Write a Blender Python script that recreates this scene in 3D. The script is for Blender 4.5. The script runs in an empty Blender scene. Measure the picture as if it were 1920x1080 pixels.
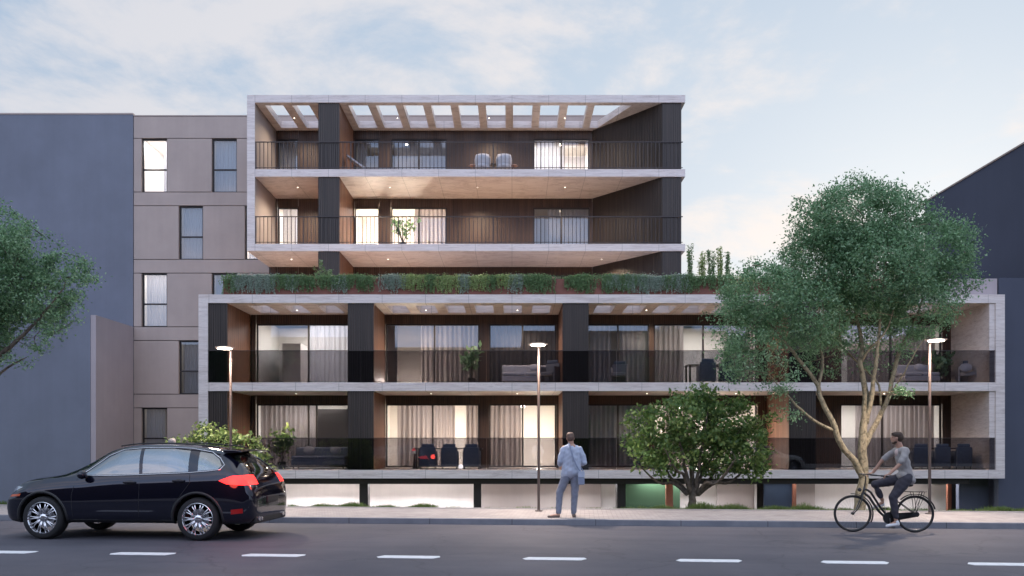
import bpy, bmesh, math, random
import numpy as np
from mathutils import Vector, Matrix
R = math.radians
rnd = random.Random(7)
C = bpy.context.scene.collection
SC = bpy.context.scene

# ------------------------------------------------------------------ camera
F, CZ, HX, HY = 1512.0, 1.63, 960.0, 836.0
cam_d = bpy.data.cameras.new('camera'); cam = bpy.data.objects.new('camera', cam_d); C.objects.link(cam)
cam.location = (0, 0, CZ); cam.rotation_euler = (R(90), 0, 0)
cam_d.sensor_width = 36; cam_d.lens = 36 * F / 1920; cam_d.shift_y = (HY - 540) / 1920
cam_d.clip_start = 0.1; cam_d.clip_end = 2000
SC.camera = cam
# ------------------------------------------------------------------ sky
SUN_EL, SUN_AZ = R(14), R(28)     # behind the building, to the right
W = bpy.data.worlds.new('World'); SC.world = W; W.use_nodes = True
nt = W.node_tree; N = nt.nodes; L = nt.links; N.clear()
out = N.new('ShaderNodeOutputWorld'); bg = N.new('ShaderNodeBackground'); L.new(bg.outputs[0], out.inputs[0])
sky = N.new('ShaderNodeTexSky'); sky.sky_type = 'NISHITA'; sky.sun_disc = False
sky.sun_elevation = SUN_EL; sky.sun_rotation = SUN_AZ; sky.air_density = 1.0; sky.dust_density = 1.2; sky.ozone_density = 2.0
tc = N.new('ShaderNodeTexCoord'); sep = N.new('ShaderNodeSeparateXYZ'); L.new(tc.outputs['Generated'], sep.inputs[0])
def mth(op, a, b=None, c=None, clamp=False):
    n = N.new('ShaderNodeMath'); n.operation = op; n.use_clamp = clamp
    for i, v in enumerate((a, b, c)):
        if v is None: continue
        if isinstance(v, (int, float)): n.inputs[i].default_value = v
        else: L.new(v, n.inputs[i])
    return n.outputs[0]
den = mth('ADD', mth('MAXIMUM', sep.outputs[2], 0.0), 0.16)
cx = mth('DIVIDE', sep.outputs[0], den); cy = mth('DIVIDE', sep.outputs[1], den)
cmb = N.new('ShaderNodeCombineXYZ'); L.new(cx, cmb.inputs[0]); L.new(cy, cmb.inputs[1]); cmb.inputs[2].default_value = 7.4
def noise(scale, det, rough, dist=0.0):
    n = N.new('ShaderNodeTexNoise'); n.inputs['Scale'].default_value = scale; n.inputs['Detail'].default_value = det
    n.inputs['Roughness'].default_value = rough; n.inputs['Distortion'].default_value = dist
    L.new(cmb.outputs[0], n.inputs['Vector']); return n.outputs[0]
n1 = noise(1.9, 12, 0.62, 0.25); n2 = noise(0.5, 3, 0.5)
cov = N.new('ShaderNodeMapRange'); cov.interpolation_type = 'SMOOTHSTEP'
cov.inputs[1].default_value = 0.54; cov.inputs[2].default_value = 0.69
L.new(mth('ADD', mth('MULTIPLY', n1, 0.8), mth('MULTIPLY', n2, 0.35)), cov.inputs[0])
# brightness lobe toward the low sun
dx = mth('MULTIPLY', sep.outputs[0], math.sin(R(26))); dy = mth('MULTIPLY', sep.outputs[1], math.cos(R(26)))
lobe = mth('MAXIMUM', mth('ADD', dx, dy), 0.0)
lobe = mth('POWER', lobe, 3.4)
low = mth('SUBTRACT', 1.0, mth('MULTIPLY', mth('MAXIMUM', sep.outputs[2], 0.0), 1.0), clamp=True)
lobe = mth('MULTIPLY', lobe, low)
ccol = N.new('ShaderNodeMixRGB'); ccol.inputs[1].default_value = (4.05, 4.1, 4.4, 1); ccol.inputs[2].default_value = (6.7, 5.9, 5.25, 1)
L.new(lobe, ccol.inputs[0])
blue = N.new('ShaderNodeMixRGB'); blue.inputs[1].default_value = (2.3, 3.0, 3.95, 1); blue.inputs[2].default_value = (5.0, 5.2, 5.3, 1)
L.new(lobe, blue.inputs[0])
base = N.new('ShaderNodeMixRGB'); base.inputs[0].default_value = 0.96; L.new(sky.outputs[0], base.inputs[1]); L.new(blue.outputs[0], base.inputs[2])
mixc = N.new('ShaderNodeMixRGB'); L.new(mth('MULTIPLY', cov.outputs[0], 0.9), mixc.inputs[0]); L.new(base.outputs[0], mixc.inputs[1]); L.new(ccol.outputs[0], mixc.inputs[2])
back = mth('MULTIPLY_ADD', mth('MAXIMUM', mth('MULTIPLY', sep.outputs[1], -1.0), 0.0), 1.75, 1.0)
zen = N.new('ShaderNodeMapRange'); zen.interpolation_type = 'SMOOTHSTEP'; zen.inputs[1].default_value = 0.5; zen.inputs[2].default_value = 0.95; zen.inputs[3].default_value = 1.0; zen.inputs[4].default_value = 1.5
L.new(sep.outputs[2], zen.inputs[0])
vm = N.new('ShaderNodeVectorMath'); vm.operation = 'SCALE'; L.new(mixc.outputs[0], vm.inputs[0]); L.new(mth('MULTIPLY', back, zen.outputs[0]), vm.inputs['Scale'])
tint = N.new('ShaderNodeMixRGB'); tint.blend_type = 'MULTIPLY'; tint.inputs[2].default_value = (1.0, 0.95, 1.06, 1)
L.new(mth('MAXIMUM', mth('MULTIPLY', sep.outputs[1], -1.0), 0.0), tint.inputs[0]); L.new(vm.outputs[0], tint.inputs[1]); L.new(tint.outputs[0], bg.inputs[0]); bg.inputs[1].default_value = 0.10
# ------------------------------------------------------------------ weak dusk sun + exposure
sd = bpy.data.lights.new('sun', 'SUN'); sd.energy = 0.5; sd.angle = R(12); sd.color = (1, 0.86, 0.72)
so = bpy.data.objects.new('sun', sd); C.objects.link(so)
so.rotation_euler = Vector((-math.sin(SUN_AZ) * math.cos(SUN_EL), -math.cos(SUN_AZ) * math.cos(SUN_EL), -math.sin(SUN_EL))).to_track_quat('-Z', 'Y').to_euler()
SC.view_settings.view_transform = 'Standard'; SC.view_settings.look = 'None'; SC.view_settings.exposure = 0.84; SC.view_settings.gamma = 1
SC.view_settings.use_curve_mapping = False
SC.cycles.max_bounces = 10; SC.cycles.diffuse_bounces = 5; SC.cycles.transparent_max_bounces = 24; SC.cycles.glossy_bounces = 4
SC.cycles.sample_clamp_indirect = 6.0; SC.cycles.caustics_reflective = False; SC.cycles.caustics_refractive = False

# ------------------------------------------------------------------ materials
def mat(name, col, rough=0.6, metal=0.0, **kw):
    m = bpy.data.materials.new(name); m.use_nodes = True
    b = m.node_tree.nodes['Principled BSDF']
    b.inputs['Base Color'].default_value = (*col, 1); b.inputs['Roughness'].default_value = rough; b.inputs['Metallic'].default_value = metal
    for k, v in kw.items():
        k = k.replace('_', ' ')
        b.inputs[k].default_value = v
    return m
class NB:
    """small helper to wire a material"""
    def __init__(s, m): s.m = m; s.n = m.node_tree.nodes; s.l = m.node_tree.links; s.b = s.n['Principled BSDF']; s.tc = s.n.new('ShaderNodeTexCoord')
    def coord(s, scale=(1, 1, 1), rot=(0, 0, 0), kind='Object'):
        mp = s.n.new('ShaderNodeMapping'); mp.inputs['Scale'].default_value = scale; mp.inputs['Rotation'].default_value = rot
        s.l.new(s.tc.outputs[kind], mp.inputs[0]); return mp.outputs[0]
    def noise(s, v, scale, det=4, rough=0.5, dist=0.0):
        t = s.n.new('ShaderNodeTexNoise'); t.inputs['Scale'].default_value = scale; t.inputs['Detail'].default_value = det
        t.inputs['Roughness'].default_value = rough; t.inputs['Distortion'].default_value = dist; s.l.new(v, t.inputs['Vector']); return t.outputs[0]
    def ramp(s, f, stops):
        r = s.n.new('ShaderNodeValToRGB'); e = r.color_ramp.elements
        while len(e) < len(stops): e.new(0.5)
        for q, (p, c) in zip(e, stops): q.position = p; q.color = (*c, 1) if len(c) == 3 else c
        s.l.new(f, r.inputs[0]); return r.outputs[0]
    def mix(s, f, a, b, mode='MIX'):
        t = s.n.new('ShaderNodeMixRGB'); t.blend_type = mode
        for i, v in enumerate((f, a, b)):
            if isinstance(v, (int, float)): t.inputs[i].default_value = v
            elif isinstance(v, tuple): t.inputs[i].default_value = (*v, 1)
            else: s.l.new(v, t.inputs[i])
        return t.outputs[0]
    def bump(s, h, strength, dist=0.01):
        t = s.n.new('ShaderNodeBump'); t.inputs['Strength'].default_value = strength; t.inputs['Distance'].default_value = dist
        s.l.new(h, t.inputs['Height']); s.l.new(t.outputs[0], s.b.inputs['Normal'])
    def col(s, c): s.l.new(c, s.b.inputs['Base Color'])
def noisy(name, col, var=0.18, scale=3.0, rough=0.7, bump=0.0, bscale=60, metal=0.0):
    m = mat(name, col, rough, metal); n = NB(m); v = n.coord()
    f = n.noise(v, scale, 6, 0.6)
    n.col(n.ramp(f, [(0.3, tuple(c * (1 - var) for c in col)), (0.7, tuple(min(1, c * (1 + var)) for c in col))]))
    if bump: n.bump(n.noise(v, bscale, 4), bump, 0.005)
    if 'plaster' in name or 'panel' in name or 'wall' in name:      # faint rain streaks and dirt
        src = b_src(m); st_ = n.noise(n.coord((2.2, 2.2, 0.10)), 1.6, 6, 0.65); bl = n.noise(v, 0.5, 5, 0.6)
        c = n.mix(0.16, src, n.ramp(st_, [(0.35, (0.80, 0.80, 0.79)), (0.6, (1.05, 1.05, 1.05))]), 'MULTIPLY')
        c = n.mix(0.3, c, n.ramp(bl, [(0.35, (0.88, 0.88, 0.88)), (0.65, (1.08, 1.08, 1.08))]), 'MULTIPLY'); n.col(c)
    return m
def b_src(m):
    return m.node_tree.nodes['Principled BSDF'].inputs['Base Color'].links[0].from_socket
def joints(n, v, ax, pitch, width):
    """1 on thin joint lines repeated every pitch along an axis"""
    sp = n.n.new('ShaderNodeSeparateXYZ'); n.l.new(v, sp.inputs[0])
    def m(op, a, b):
        t = n.n.new('ShaderNodeMath'); t.operation = op
        if isinstance(a, (int, float)): t.inputs[0].default_value = a
        else: n.l.new(a, t.inputs[0])
        t.inputs[1].default_value = b; return t.outputs[0]
    fr = m('PINGPONG', sp.outputs[ax], pitch / 2)
    return m('LESS_THAN', fr, width / 2)
def stone_mat():
    m = mat('travertine', (0.6, 0.55, 0.5), 0.55); n = NB(m)
    v = n.coord((0.35, 1.0, 3.2)); f = n.noise(v, 2.2, 8, 0.62, 0.9)
    c1 = n.ramp(f, [(0.30, (0.54, 0.46, 0.43)), (0.45, (0.68, 0.60, 0.57)), (0.62, (0.73, 0.66, 0.63)), (0.8, (0.61, 0.53, 0.50))])
    v2 = n.coord((0.25, 0.6, 5.0)); f2 = n.noise(v2, 3.0, 10, 0.7, 1.6)
    c2 = n.ramp(f2, [(0.5, (1, 1, 1)), (0.56, (0.72, 0.70, 0.70)), (0.6, (1, 1, 1))])
    c = n.mix(0.8, c1, c2, 'MULTIPLY')
    vo = n.coord()
    j = joints(n, vo, 0, 1.53, 0.014)
    c = n.mix(j, c, (0.30, 0.27, 0.26)); n.col(c)
    return m
M = {}
M['stone'] = stone_mat()
def wood_mat(name, dark, light):
    m = mat(name, dark, 0.5); n = NB(m)
    v = n.coord((14, 14, 0.6)); f = n.noise(v, 1.0, 5, 0.6, 0.4)
    v2 = n.coord((1, 1, 0.02)); g = n.noise(v2, 9.0, 2)
    c = n.ramp(f, [(0.3, dark), (0.72, light)])
    n.col(n.mix(0.6, c, n.ramp(g, [(0.35, (0.65, 0.62, 0.6)), (0.65, (1.1, 1.08, 1.05))]), 'MULTIPLY'))
    return m
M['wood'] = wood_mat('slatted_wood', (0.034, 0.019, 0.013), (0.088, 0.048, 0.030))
M['wood_shaded'] = wood_mat('shaded_slatted_wood', (0.028, 0.021, 0.018), (0.055, 0.040, 0.033))  # same slatted wood, shade on the pier fronts put into its colour
M['wood_lit'] = wood_mat('lit_slatted_wood', (0.17, 0.082, 0.05), (0.32, 0.165, 0.10))  # same slatted wood, warm lamp light on the pier sides put into its colour
M['panel'] = noisy('taupe_panel', (0.41, 0.33, 0.295), 0.05, 0.5, 0.75)
M['dark'] = mat('dark_backing', (0.035, 0.032, 0.035), 0.8)
M['frame'] = mat('dark_frame', (0.03, 0.026, 0.026), 0.4, 0.3)
M['rail'] = mat('rail_steel', (0.05, 0.042, 0.042), 0.45, 0.5)
M['plaster_grey'] = noisy('blue_grey_plaster', (0.165, 0.178, 0.222), 0.08, 0.25, 0.9, 0.15, 40)
M['plaster_taupe'] = noisy('taupe_plaster', (0.40, 0.345, 0.36), 0.06, 0.4, 0.9, 0.15, 40)
M['plaster_navy'] = noisy('navy_plaster', (0.055, 0.064, 0.10), 0.08, 0.3, 0.9, 0.15, 40)
M['plaster_navy2'] = noisy('slate_plaster', (0.065, 0.073, 0.105), 0.08, 0.3, 0.9, 0.15, 40)
M['room'] = mat('room_plaster', (0.74, 0.69, 0.64), 0.9)
M['room_dark'] = mat('room_dark_wall', (0.10, 0.085, 0.08), 0.7)
M['floor'] = noisy('balcony_tile', (0.55, 0.47, 0.41), 0.1, 1.5, 0.4)
M['white_wall'] = noisy('white_wall', (0.8, 0.76, 0.74), 0.03, 0.8, 0.9)
M['grey_wall'] = noisy('grey_wall', (0.42, 0.37, 0.35), 0.04, 0.8, 0.9)
M['green_wall'] = noisy('green_wall', (0.022, 0.06, 0.026), 0.1, 0.8, 0.7)
M['navy_wall'] = noisy('navy_wall', (0.008, 0.02, 0.045), 0.1, 0.8, 0.7)
M['rust'] = noisy('rust_frame', (0.16, 0.055, 0.03), 0.15, 3, 0.6)
M['terracotta'] = noisy('terracotta', (0.19, 0.075, 0.055), 0.2, 3, 0.8)
def glass(name, tint, refl, rough=0.01):
    m = bpy.data.materials.new(name); m.use_nodes = True; n = m.node_tree.nodes; l = m.node_tree.links; n.clear()
    o = n.new('ShaderNodeOutputMaterial'); t = n.new('ShaderNodeBsdfTransparent'); t.inputs[0].default_value = (*tint, 1)
    g = n.new('ShaderNodeBsdfGlossy'); g.inputs['Roughness'].default_value = rough; g.inputs[0].default_value = (0.9, 0.95, 1, 1)
    fr = n.new('ShaderNodeLayerWeight'); fr.inputs[0].default_value = 0.35
    ma = n.new('ShaderNodeMath'); ma.operation = 'MULTIPLY_ADD'; ma.inputs[1].default_value = 0.45; ma.inputs[2].default_value = refl; ma.use_clamp = True
    mx = n.new('ShaderNodeMixShader'); l.new(fr.outputs['Fresnel'], ma.inputs[0]); l.new(ma.outputs[0], mx.inputs[0]); l.new(t.outputs[0], mx.inputs[1]); l.new(g.outputs[0], mx.inputs[2])
    l.new(mx.outputs[0], o.inputs[0]); return m
M['glass'] = glass('window_glass', (0.86, 0.88, 0.9), 0.05)
M['tint'] = glass('tinted_glass', (0.58, 0.58, 0.61), 0.032)
M['carglass'] = glass('car_glass', (0.40, 0.46, 0.55), 0.28)
def curtain_mat(name, col):
    m = bpy.data.materials.new(name); m.use_nodes = True; n = m.node_tree.nodes; l = m.node_tree.links; n.clear()
    o = n.new('ShaderNodeOutputMaterial'); d = n.new('ShaderNodeBsdfDiffuse'); t = n.new('ShaderNodeBsdfTranslucent'); mx = n.new('ShaderNodeMixShader'); mx.inputs[0].default_value = 0.5
    d.inputs[0].default_value = (*col, 1); t.inputs[0].default_value = (*col, 1)
    l.new(d.outputs[0], mx.inputs[1]); l.new(t.outputs[0], mx.inputs[2]); l.new(mx.outputs[0], o.inputs[0]); return m
M['curtain'] = curtain_mat('curtain_linen', (0.42, 0.365, 0.355))
M['sheer'] = curtain_mat('curtain_sheer', (0.66, 0.64, 0.66))
def leaf_mat(name, cols, trans=0.35, rough=0.5):
    m = bpy.data.materials.new(name); m.use_nodes = True; n = m.node_tree.nodes; l = m.node_tree.links
    b = n['Principled BSDF']; b.inputs['Roughness'].default_value = rough; o = n['Material Output']
    g = n.new('ShaderNodeNewGeometry'); r = n.new('ShaderNodeValToRGB'); e = r.color_ramp.elements
    while len(e) < len(cols): e.new(0.5)
    for i, c in enumerate(cols): e[i].position = i / (len(cols) - 1); e[i].color = (*c, 1)
    l.new(g.outputs['Random Per Island'], r.inputs[0]); l.new(r.outputs[0], b.inputs['Base Color'])
    t = n.new('ShaderNodeBsdfTranslucent'); l.new(r.outputs[0], t.inputs[0]); mx = n.new('ShaderNodeMixShader'); mx.inputs[0].default_value = trans
    l.new(b.outputs[0], mx.inputs[1]); l.new(t.outputs[0], mx.inputs[2]); l.new(mx.outputs[0], o.inputs[0]); return m
M['leaf_big'] = leaf_mat('leaf_blue_green', [(0.09, 0.17, 0.085), (0.15, 0.28, 0.14), (0.23, 0.40, 0.20), (0.36, 0.50, 0.31)])
M['leaf_small'] = leaf_mat('leaf_dark_green', [(0.05, 0.10, 0.03), (0.09, 0.18, 0.045), (0.16, 0.26, 0.07), (0.26, 0.34, 0.11)])
M['leaf_bush'] = leaf_mat('leaf_yellow_green', [(0.10, 0.17, 0.05), (0.18, 0.26, 0.08), (0.28, 0.34, 0.12)])
M['trail_green'] = leaf_mat('trail_green', [(0.11, 0.2, 0.09), (0.18, 0.30, 0.13), (0.28, 0.40, 0.19)])
M['trail_lime'] = leaf_mat('trail_lime', [(0.2, 0.3, 0.11), (0.36, 0.46, 0.18), (0.55, 0.62, 0.3)])  # lime tone; on planter clumps lamp light is put into the colour
M['trail_silver'] = leaf_mat('trail_silver', [(0.24, 0.32, 0.25), (0.34, 0.42, 0.34), (0.46, 0.53, 0.45)])
M['grass'] = leaf_mat('grass_blade', [(0.05, 0.10, 0.02), (0.10, 0.17, 0.04), (0.16, 0.22, 0.06)])
def bark_mat(name, a, b):
    m = mat(name, a, 0.85); n = NB(m); v = n.coord((1, 1, 0.7)); f = n.noise(v, 14, 6, 0.65, 0.5)
    n.col(n.ramp(f, [(0.36, a), (0.52, b), (0.7, tuple(min(1, x * 1.25) for x in b))])); n.bump(f, 0.6, 0.02); return m
M['bark_pale'] = bark_mat('pale_bark', (0.09, 0.075, 0.045), (0.27, 0.23, 0.15))
M['bark_dark'] = bark_mat('dark_bark', (0.04, 0.032, 0.026), (0.11, 0.09, 0.07))
def emis(name, col, s):
    m = mat(name, col, 0.4); b = m.node_tree.nodes['Principled BSDF']; b.inputs['Emission Color'].default_value = (*col, 1); b.inputs['Emission Strength'].default_value = s; return m
M['lamp_glow'] = emis('lamp_glow', (1, 0.9, 0.78), 3)
M['down_glow'] = emis('downlight_glow', (1, 0.88, 0.72), 4)
M['pole'] = mat('lamp_pole', (0.10, 0.078, 0.072), 0.45, 0.4)
# asphalt, paving
m = mat('asphalt', (0.06, 0.06, 0.065), 0.75); n = NB(m); v = n.coord()
f = n.noise(v, 0.35, 5, 0.6); g = n.noise(v, 160, 3, 0.7); st = n.noise(n.coord((0.12, 1.5, 1)), 1.3, 6, 0.6)
c = n.ramp(f, [(0.3, (0.066, 0.067, 0.086)), (0.7, (0.12, 0.113, 0.132))]); c = n.mix(0.55, c, n.ramp(g, [(0.35, (0.45, 0.45, 0.45)), (0.7, (1.5, 1.5, 1.5))]), 'MULTIPLY')
c = n.mix(0.5, c, n.ramp(st, [(0.35, (0.75, 0.75, 0.76)), (0.65, (1.15, 1.15, 1.14))]), 'MULTIPLY')
vo_ = n.n.new('ShaderNodeTexVoronoi'); vo_.feature = 'DISTANCE_TO_EDGE'; vo_.inputs['Scale'].default_value = 0.32
wv = n.n.new('ShaderNodeVectorMath'); wv.operation = 'ADD'; wsc = n.n.new('ShaderNodeVectorMath'); wsc.operation = 'SCALE'; wsc.inputs['Scale'].default_value = 0.9
wn = n.n.new('ShaderNodeTexNoise'); wn.inputs['Scale'].default_value = 1.4; wn.inputs['Detail'].default_value = 6; n.l.new(v, wn.inputs['Vector']); n.l.new(wn.outputs['Color'], wsc.inputs[0])
n.l.new(v, wv.inputs[0]); n.l.new(wsc.outputs[0], wv.inputs[1]); n.l.new(wv.outputs[0], vo_.inputs['Vector'])
crk = n.ramp(vo_.outputs['Distance'], [(0.0, (0.62, 0.62, 0.62)), (0.010, (1, 1, 1))]); c = n.mix(0.7, c, crk, 'MULTIPLY')
n.col(c); n.bump(g, 0.35, 0.01); M['asphalt'] = m
m = mat('paving', (0.45, 0.4, 0.38), 0.8); n = NB(m); v = n.coord()
br = n.n.new('ShaderNodeTexBrick'); n.l.new(v, br.inputs['Vector']); br.inputs['Scale'].default_value = 1.0
br.inputs['Brick Width'].default_value = 0.2; br.inputs['Row Height'].default_value = 0.1; br.inputs['Mortar Size'].default_value = 0.006
br.inputs['Color1'].default_value = (0.44, 0.40, 0.38, 1); br.inputs['Color2'].default_value = (0.33, 0.295, 0.285, 1); br.inputs['Mortar'].default_value = (0.2, 0.18, 0.17, 1)
f = n.noise(v, 1.2, 6, 0.6); n.col(n.mix(0.6, br.outputs[0], n.ramp(f, [(0.3, (0.8, 0.8, 0.8)), (0.7, (1.1, 1.1, 1.1))]), 'MULTIPLY')); M['paving'] = m
m = mat('kerbstone', (0.2, 0.21, 0.24), 0.8); n = NB(m); v = n.coord()
f = n.noise(v, 2.5, 6, 0.6); j = joints(n, v, 0, 1.72, 0.012)
n.col(n.mix(j, n.ramp(f, [(0.3, (0.17, 0.18, 0.21)), (0.7, (0.24, 0.25, 0.28))]), (0.06, 0.06, 0.065))); M['kerb'] = m
M['marking'] = noisy('road_paint', (0.78, 0.78, 0.78), 0.12, 9, 0.7)
M['soil'] = noisy('soil_turf', (0.07, 0.085, 0.03), 0.4, 2.5, 0.95)
M['concrete'] = noisy('concrete', (0.36, 0.34, 0.33), 0.1, 1.0, 0.85)

# ------------------------------------------------------------------ mesh helpers
class MB:
    def __init__(s): s.v = []; s.f = []
    def add(s, vs, fs):
        o = len(s.v); s.v += [tuple(p) for p in vs]; s.f += [tuple(i + o for i in f) for f in fs]; return s
    def box(s, x0, x1, y0, y1, z0, z1):
        return s.add([(x0, y0, z0), (x1, y0, z0), (x1, y1, z0), (x0, y1, z0), (x0, y0, z1), (x1, y0, z1), (x1, y1, z1), (x0, y1, z1)],
                     [(0, 3, 2, 1), (4, 5, 6, 7), (0, 1, 5, 4), (1, 2, 6, 5), (2, 3, 7, 6), (3, 0, 4, 7)])
    def prism(s, poly, z0, z1):
        k = len(poly)
        if sum(poly[i][0] * poly[(i + 1) % k][1] - poly[(i + 1) % k][0] * poly[i][1] for i in range(k)) < 0: poly = poly[::-1]
        return s.add([(x, y, z0) for x, y in poly] + [(x, y, z1) for x, y in poly],
                     [tuple(range(k))[::-1], tuple(range(k, 2 * k))] + [(i, (i + 1) % k, (i + 1) % k + k, i + k) for i in range(k)])
    def tube(s, pts, rad, seg=8, cap=True, flat=1.0):
        pts = [Vector(p) for p in pts]; k = len(pts)
        if isinstance(rad, (int, float)): rad = [rad] * k
        d0 = (pts[1] - pts[0]).normalized(); up = Vector((0, 0, 1)) if abs(d0.z) < 0.9 else Vector((0, 1, 0))
        u = d0.cross(up).normalized(); vs = []
        for i, p in enumerate(pts):
            d = (pts[min(i + 1, k - 1)] - pts[max(i - 1, 0)]).normalized()
            u = (u - d * u.dot(d)).normalized(); w = d.cross(u)
            for a in range(seg):
                t = 2 * math.pi * a / seg; vs.append(p + (u * math.cos(t) + w * math.sin(t) * flat) * rad[i])
        fs = [(i * seg + a, i * seg + (a + 1) % seg, (i + 1) * seg + (a + 1) % seg, (i + 1) * seg + a) for i in range(k - 1) for a in range(seg)]
        if cap: fs += [tuple(range(seg))[::-1], tuple(range((k - 1) * seg, k * seg))]
        return s.add(vs, fs)
    def ball(s, c, r, seg=14, ring=9, rot=None):
        if isinstance(r, (int, float)): r = (r, r, r)
        vs = [(0, 0, -1)]
        for i in range(1, ring):
            ph = -math.pi / 2 + math.pi * i / ring
            vs += [(math.cos(ph) * math.cos(2 * math.pi * a / seg), math.cos(ph) * math.sin(2 * math.pi * a / seg), math.sin(ph)) for a in range(seg)]
        vs.append((0, 0, 1)); fs = []
        for a in range(seg): fs.append((0, 1 + (a + 1) % seg, 1 + a))
        for i in range(ring - 2):
            for a in range(seg):
                b = 1 + i * seg; fs.append((b + a, b + (a + 1) % seg, b + seg + (a + 1) % seg, b + seg + a))
        b = 1 + (ring - 2) * seg; T = len(vs) - 1
        for a in range(seg): fs.append((b + a, b + (a + 1) % seg, T))
        out = []
        for p in vs:
            q = Vector((p[0] * r[0], p[1] * r[1], p[2] * r[2]))
            if rot: q = Matrix.Rotation(rot[1], 3, rot[0]) @ q
            out.append(q + Vector(c))
        return s.add(out, fs)
    def limb(s, pts, rad, seg=12):
        s.tube(pts, rad, seg)
        for p, r in zip(pts, rad if not isinstance(rad, (int, float)) else [rad] * len(pts)): s.ball(p, r * 0.995, seg, 8)
        return s
    def lathe(s, prof, seg=32, c=(0, 0, 0), axis='z'):
        vs = []
        for r, z in prof:
            for a in range(seg):
                t = 2 * math.pi * a / seg; x, y = r * math.cos(t), r * math.sin(t)
                vs.append((c[0] + x, c[1] + y, c[2] + z) if axis == 'z' else (c[0] + x, c[1] + z, c[2] + y))
        fs = []
        for i in range(len(prof) - 1):
            for a in range(seg):
                q = (i * seg + a, i * seg + (a + 1) % seg, (i + 1) * seg + (a + 1) % seg, (i + 1) * seg + a)
                fs.append(q if axis == 'z' else q[::-1])
        return s.add(vs, fs)
    def mesh(s, name):
        me = bpy.data.meshes.new(name); me.from_pydata(s.v, [], s.f); me.update(); return me
    def build(s, name, m, parent=None, smooth=False, bevel=0.0):
        me = s.mesh(name); me.materials.append(M[m] if isinstance(m, str) else m)
        if smooth: me.polygons.foreach_set('use_smooth', [True] * len(me.polygons))
        o = bpy.data.objects.new(name, me); C.objects.link(o)
        if parent: o.parent = parent
        if bevel:
            b = o.modifiers.new('bevel', 'BEVEL'); b.width = bevel; b.segments = 2; b.limit_method = 'ANGLE'
        return o
def bake(o):
    dg = bpy.context.evaluated_depsgraph_get(); me = bpy.data.meshes.new_from_object(o.evaluated_get(dg)); me.name = o.name
    o.modifiers.clear(); o.data = me; return o
def thing(name, label, cat, loc=(0, 0, 0), rz=0.0, group=None):
    o = bpy.data.objects.new(name, None); C.objects.link(o); o.location = loc; o.rotation_euler = (0, 0, rz); o.empty_display_size = 0.2
    o['label'] = label; o['category'] = cat
    if group: o['group'] = group
    return o
def tag(o, label, cat, group=None, kind=None):
    o['label'] = label; o['category'] = cat
    if group: o['group'] = group
    if kind: o['kind'] = kind
    return o
def structure(o, label):
    o['kind'] = 'structure'; o['label'] = label; o['category'] = o.name.split('.')[0].replace('_', ' '); return o
def dup(root, loc, rz, label=None):
    r = root.copy(); C.objects.link(r); r.location = loc; r.rotation_euler = (0, 0, rz)
    if label: r['label'] = label
    for ch in list(root.children):
        c = ch.copy(); C.objects.link(c); c.parent = r
        for g in ch.children:
            d = g.copy(); C.objects.link(d); d.parent = c
    return r
def lamp(kind, loc, energy, col, size=0.3, parent=None, rot=(0, 0, 0), sy=None, spot=None, blend=0.6):
    d = bpy.data.lights.new(kind.lower() + '_light', kind); d.energy = energy; d.color = col
    if kind == 'AREA':
        d.size = size
        if sy: d.shape = 'RECTANGLE'; d.size_y = sy
    elif kind == 'SPOT': d.shadow_soft_size = size; d.spot_size = spot; d.spot_blend = blend
    else: d.shadow_soft_size = size
    o = bpy.data.objects.new(kind.lower() + '_light', d); C.objects.link(o); o.location = loc; o.rotation_euler = rot
    if parent: o.parent = parent
    return o
def px(p, D): return (p - HX) * D / F          # horizontal measure at distance D
def pz(p, D): return CZ - (p - HY) * D / F     # height measure at distance D

# ------------------------------------------------------------------ the street (turned 5 degrees to the building)
SA = math.atan(0.0875); SU = Vector((math.cos(SA), -math.sin(SA), 0)); SN = Vector((math.sin(SA), math.cos(SA), 0)); SO = Vector((0, 16.65, 0))
def street(name, m, s0, s1, t0, t1, z0, z1, label):
    b = MB().box(s0, s1, t0, t1, z0, z1); o = b.build(name, m); o.location = SO; o.rotation_euler = (0, 0, -SA); structure(o, label); return o
road = street('road', 'asphalt', -90, 90, -13, -0.002, -0.3, 0.0, 'grey asphalt road running past the building')
kerb = street('kerb', 'kerb', -90, 90, 0, 0.16, -0.3, 0.115, 'grey stone kerb between road and pavement')
pav = street('pavement', 'paving', -90, 90, 0.162, 2.75, -0.3, 0.112, 'pale paver pavement along the kerb')
edg = street('pavement_edging', 'concrete', -90, 90, 2.752, 2.86, -0.3, 0.13, 'thin concrete edging behind the pavement')
street('pavement', 'paving', -90, 90, -26, -13.01, -0.3, 0.11, 'pale paver pavement on the near side of the road')
g = MB()
a0 = [(x, 19.53 - 0.0875 * x) for x in (-90, 90)]
zs = [(0.0, 0.10), (1.2, 0.02), (8.2, -1.05), (300, -1.05)]
vs = []
for off, z in zs: vs += [(-90 if off < 100 else -400, a0[0][1] + off, z), (90 if off < 100 else 400, a0[1][1] + off if off < 100 else a0[0][1] + off, z)]
g.add(vs, [(2 * i, 2 * i + 1, 2 * i + 3, 2 * i + 2) for i in range(3)])
structure(g.build('ground', 'soil'), 'grassy ground sloping down behind the pavement')
gb = MB().add([(-600, -600, -1.3), (600, -600, -1.3), (600, 900, -1.3), (-600, 900, -1.3)], [(0, 1, 2, 3)]).build('ground', 'soil')
structure(gb, 'flat open ground reaching the horizon')
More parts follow.
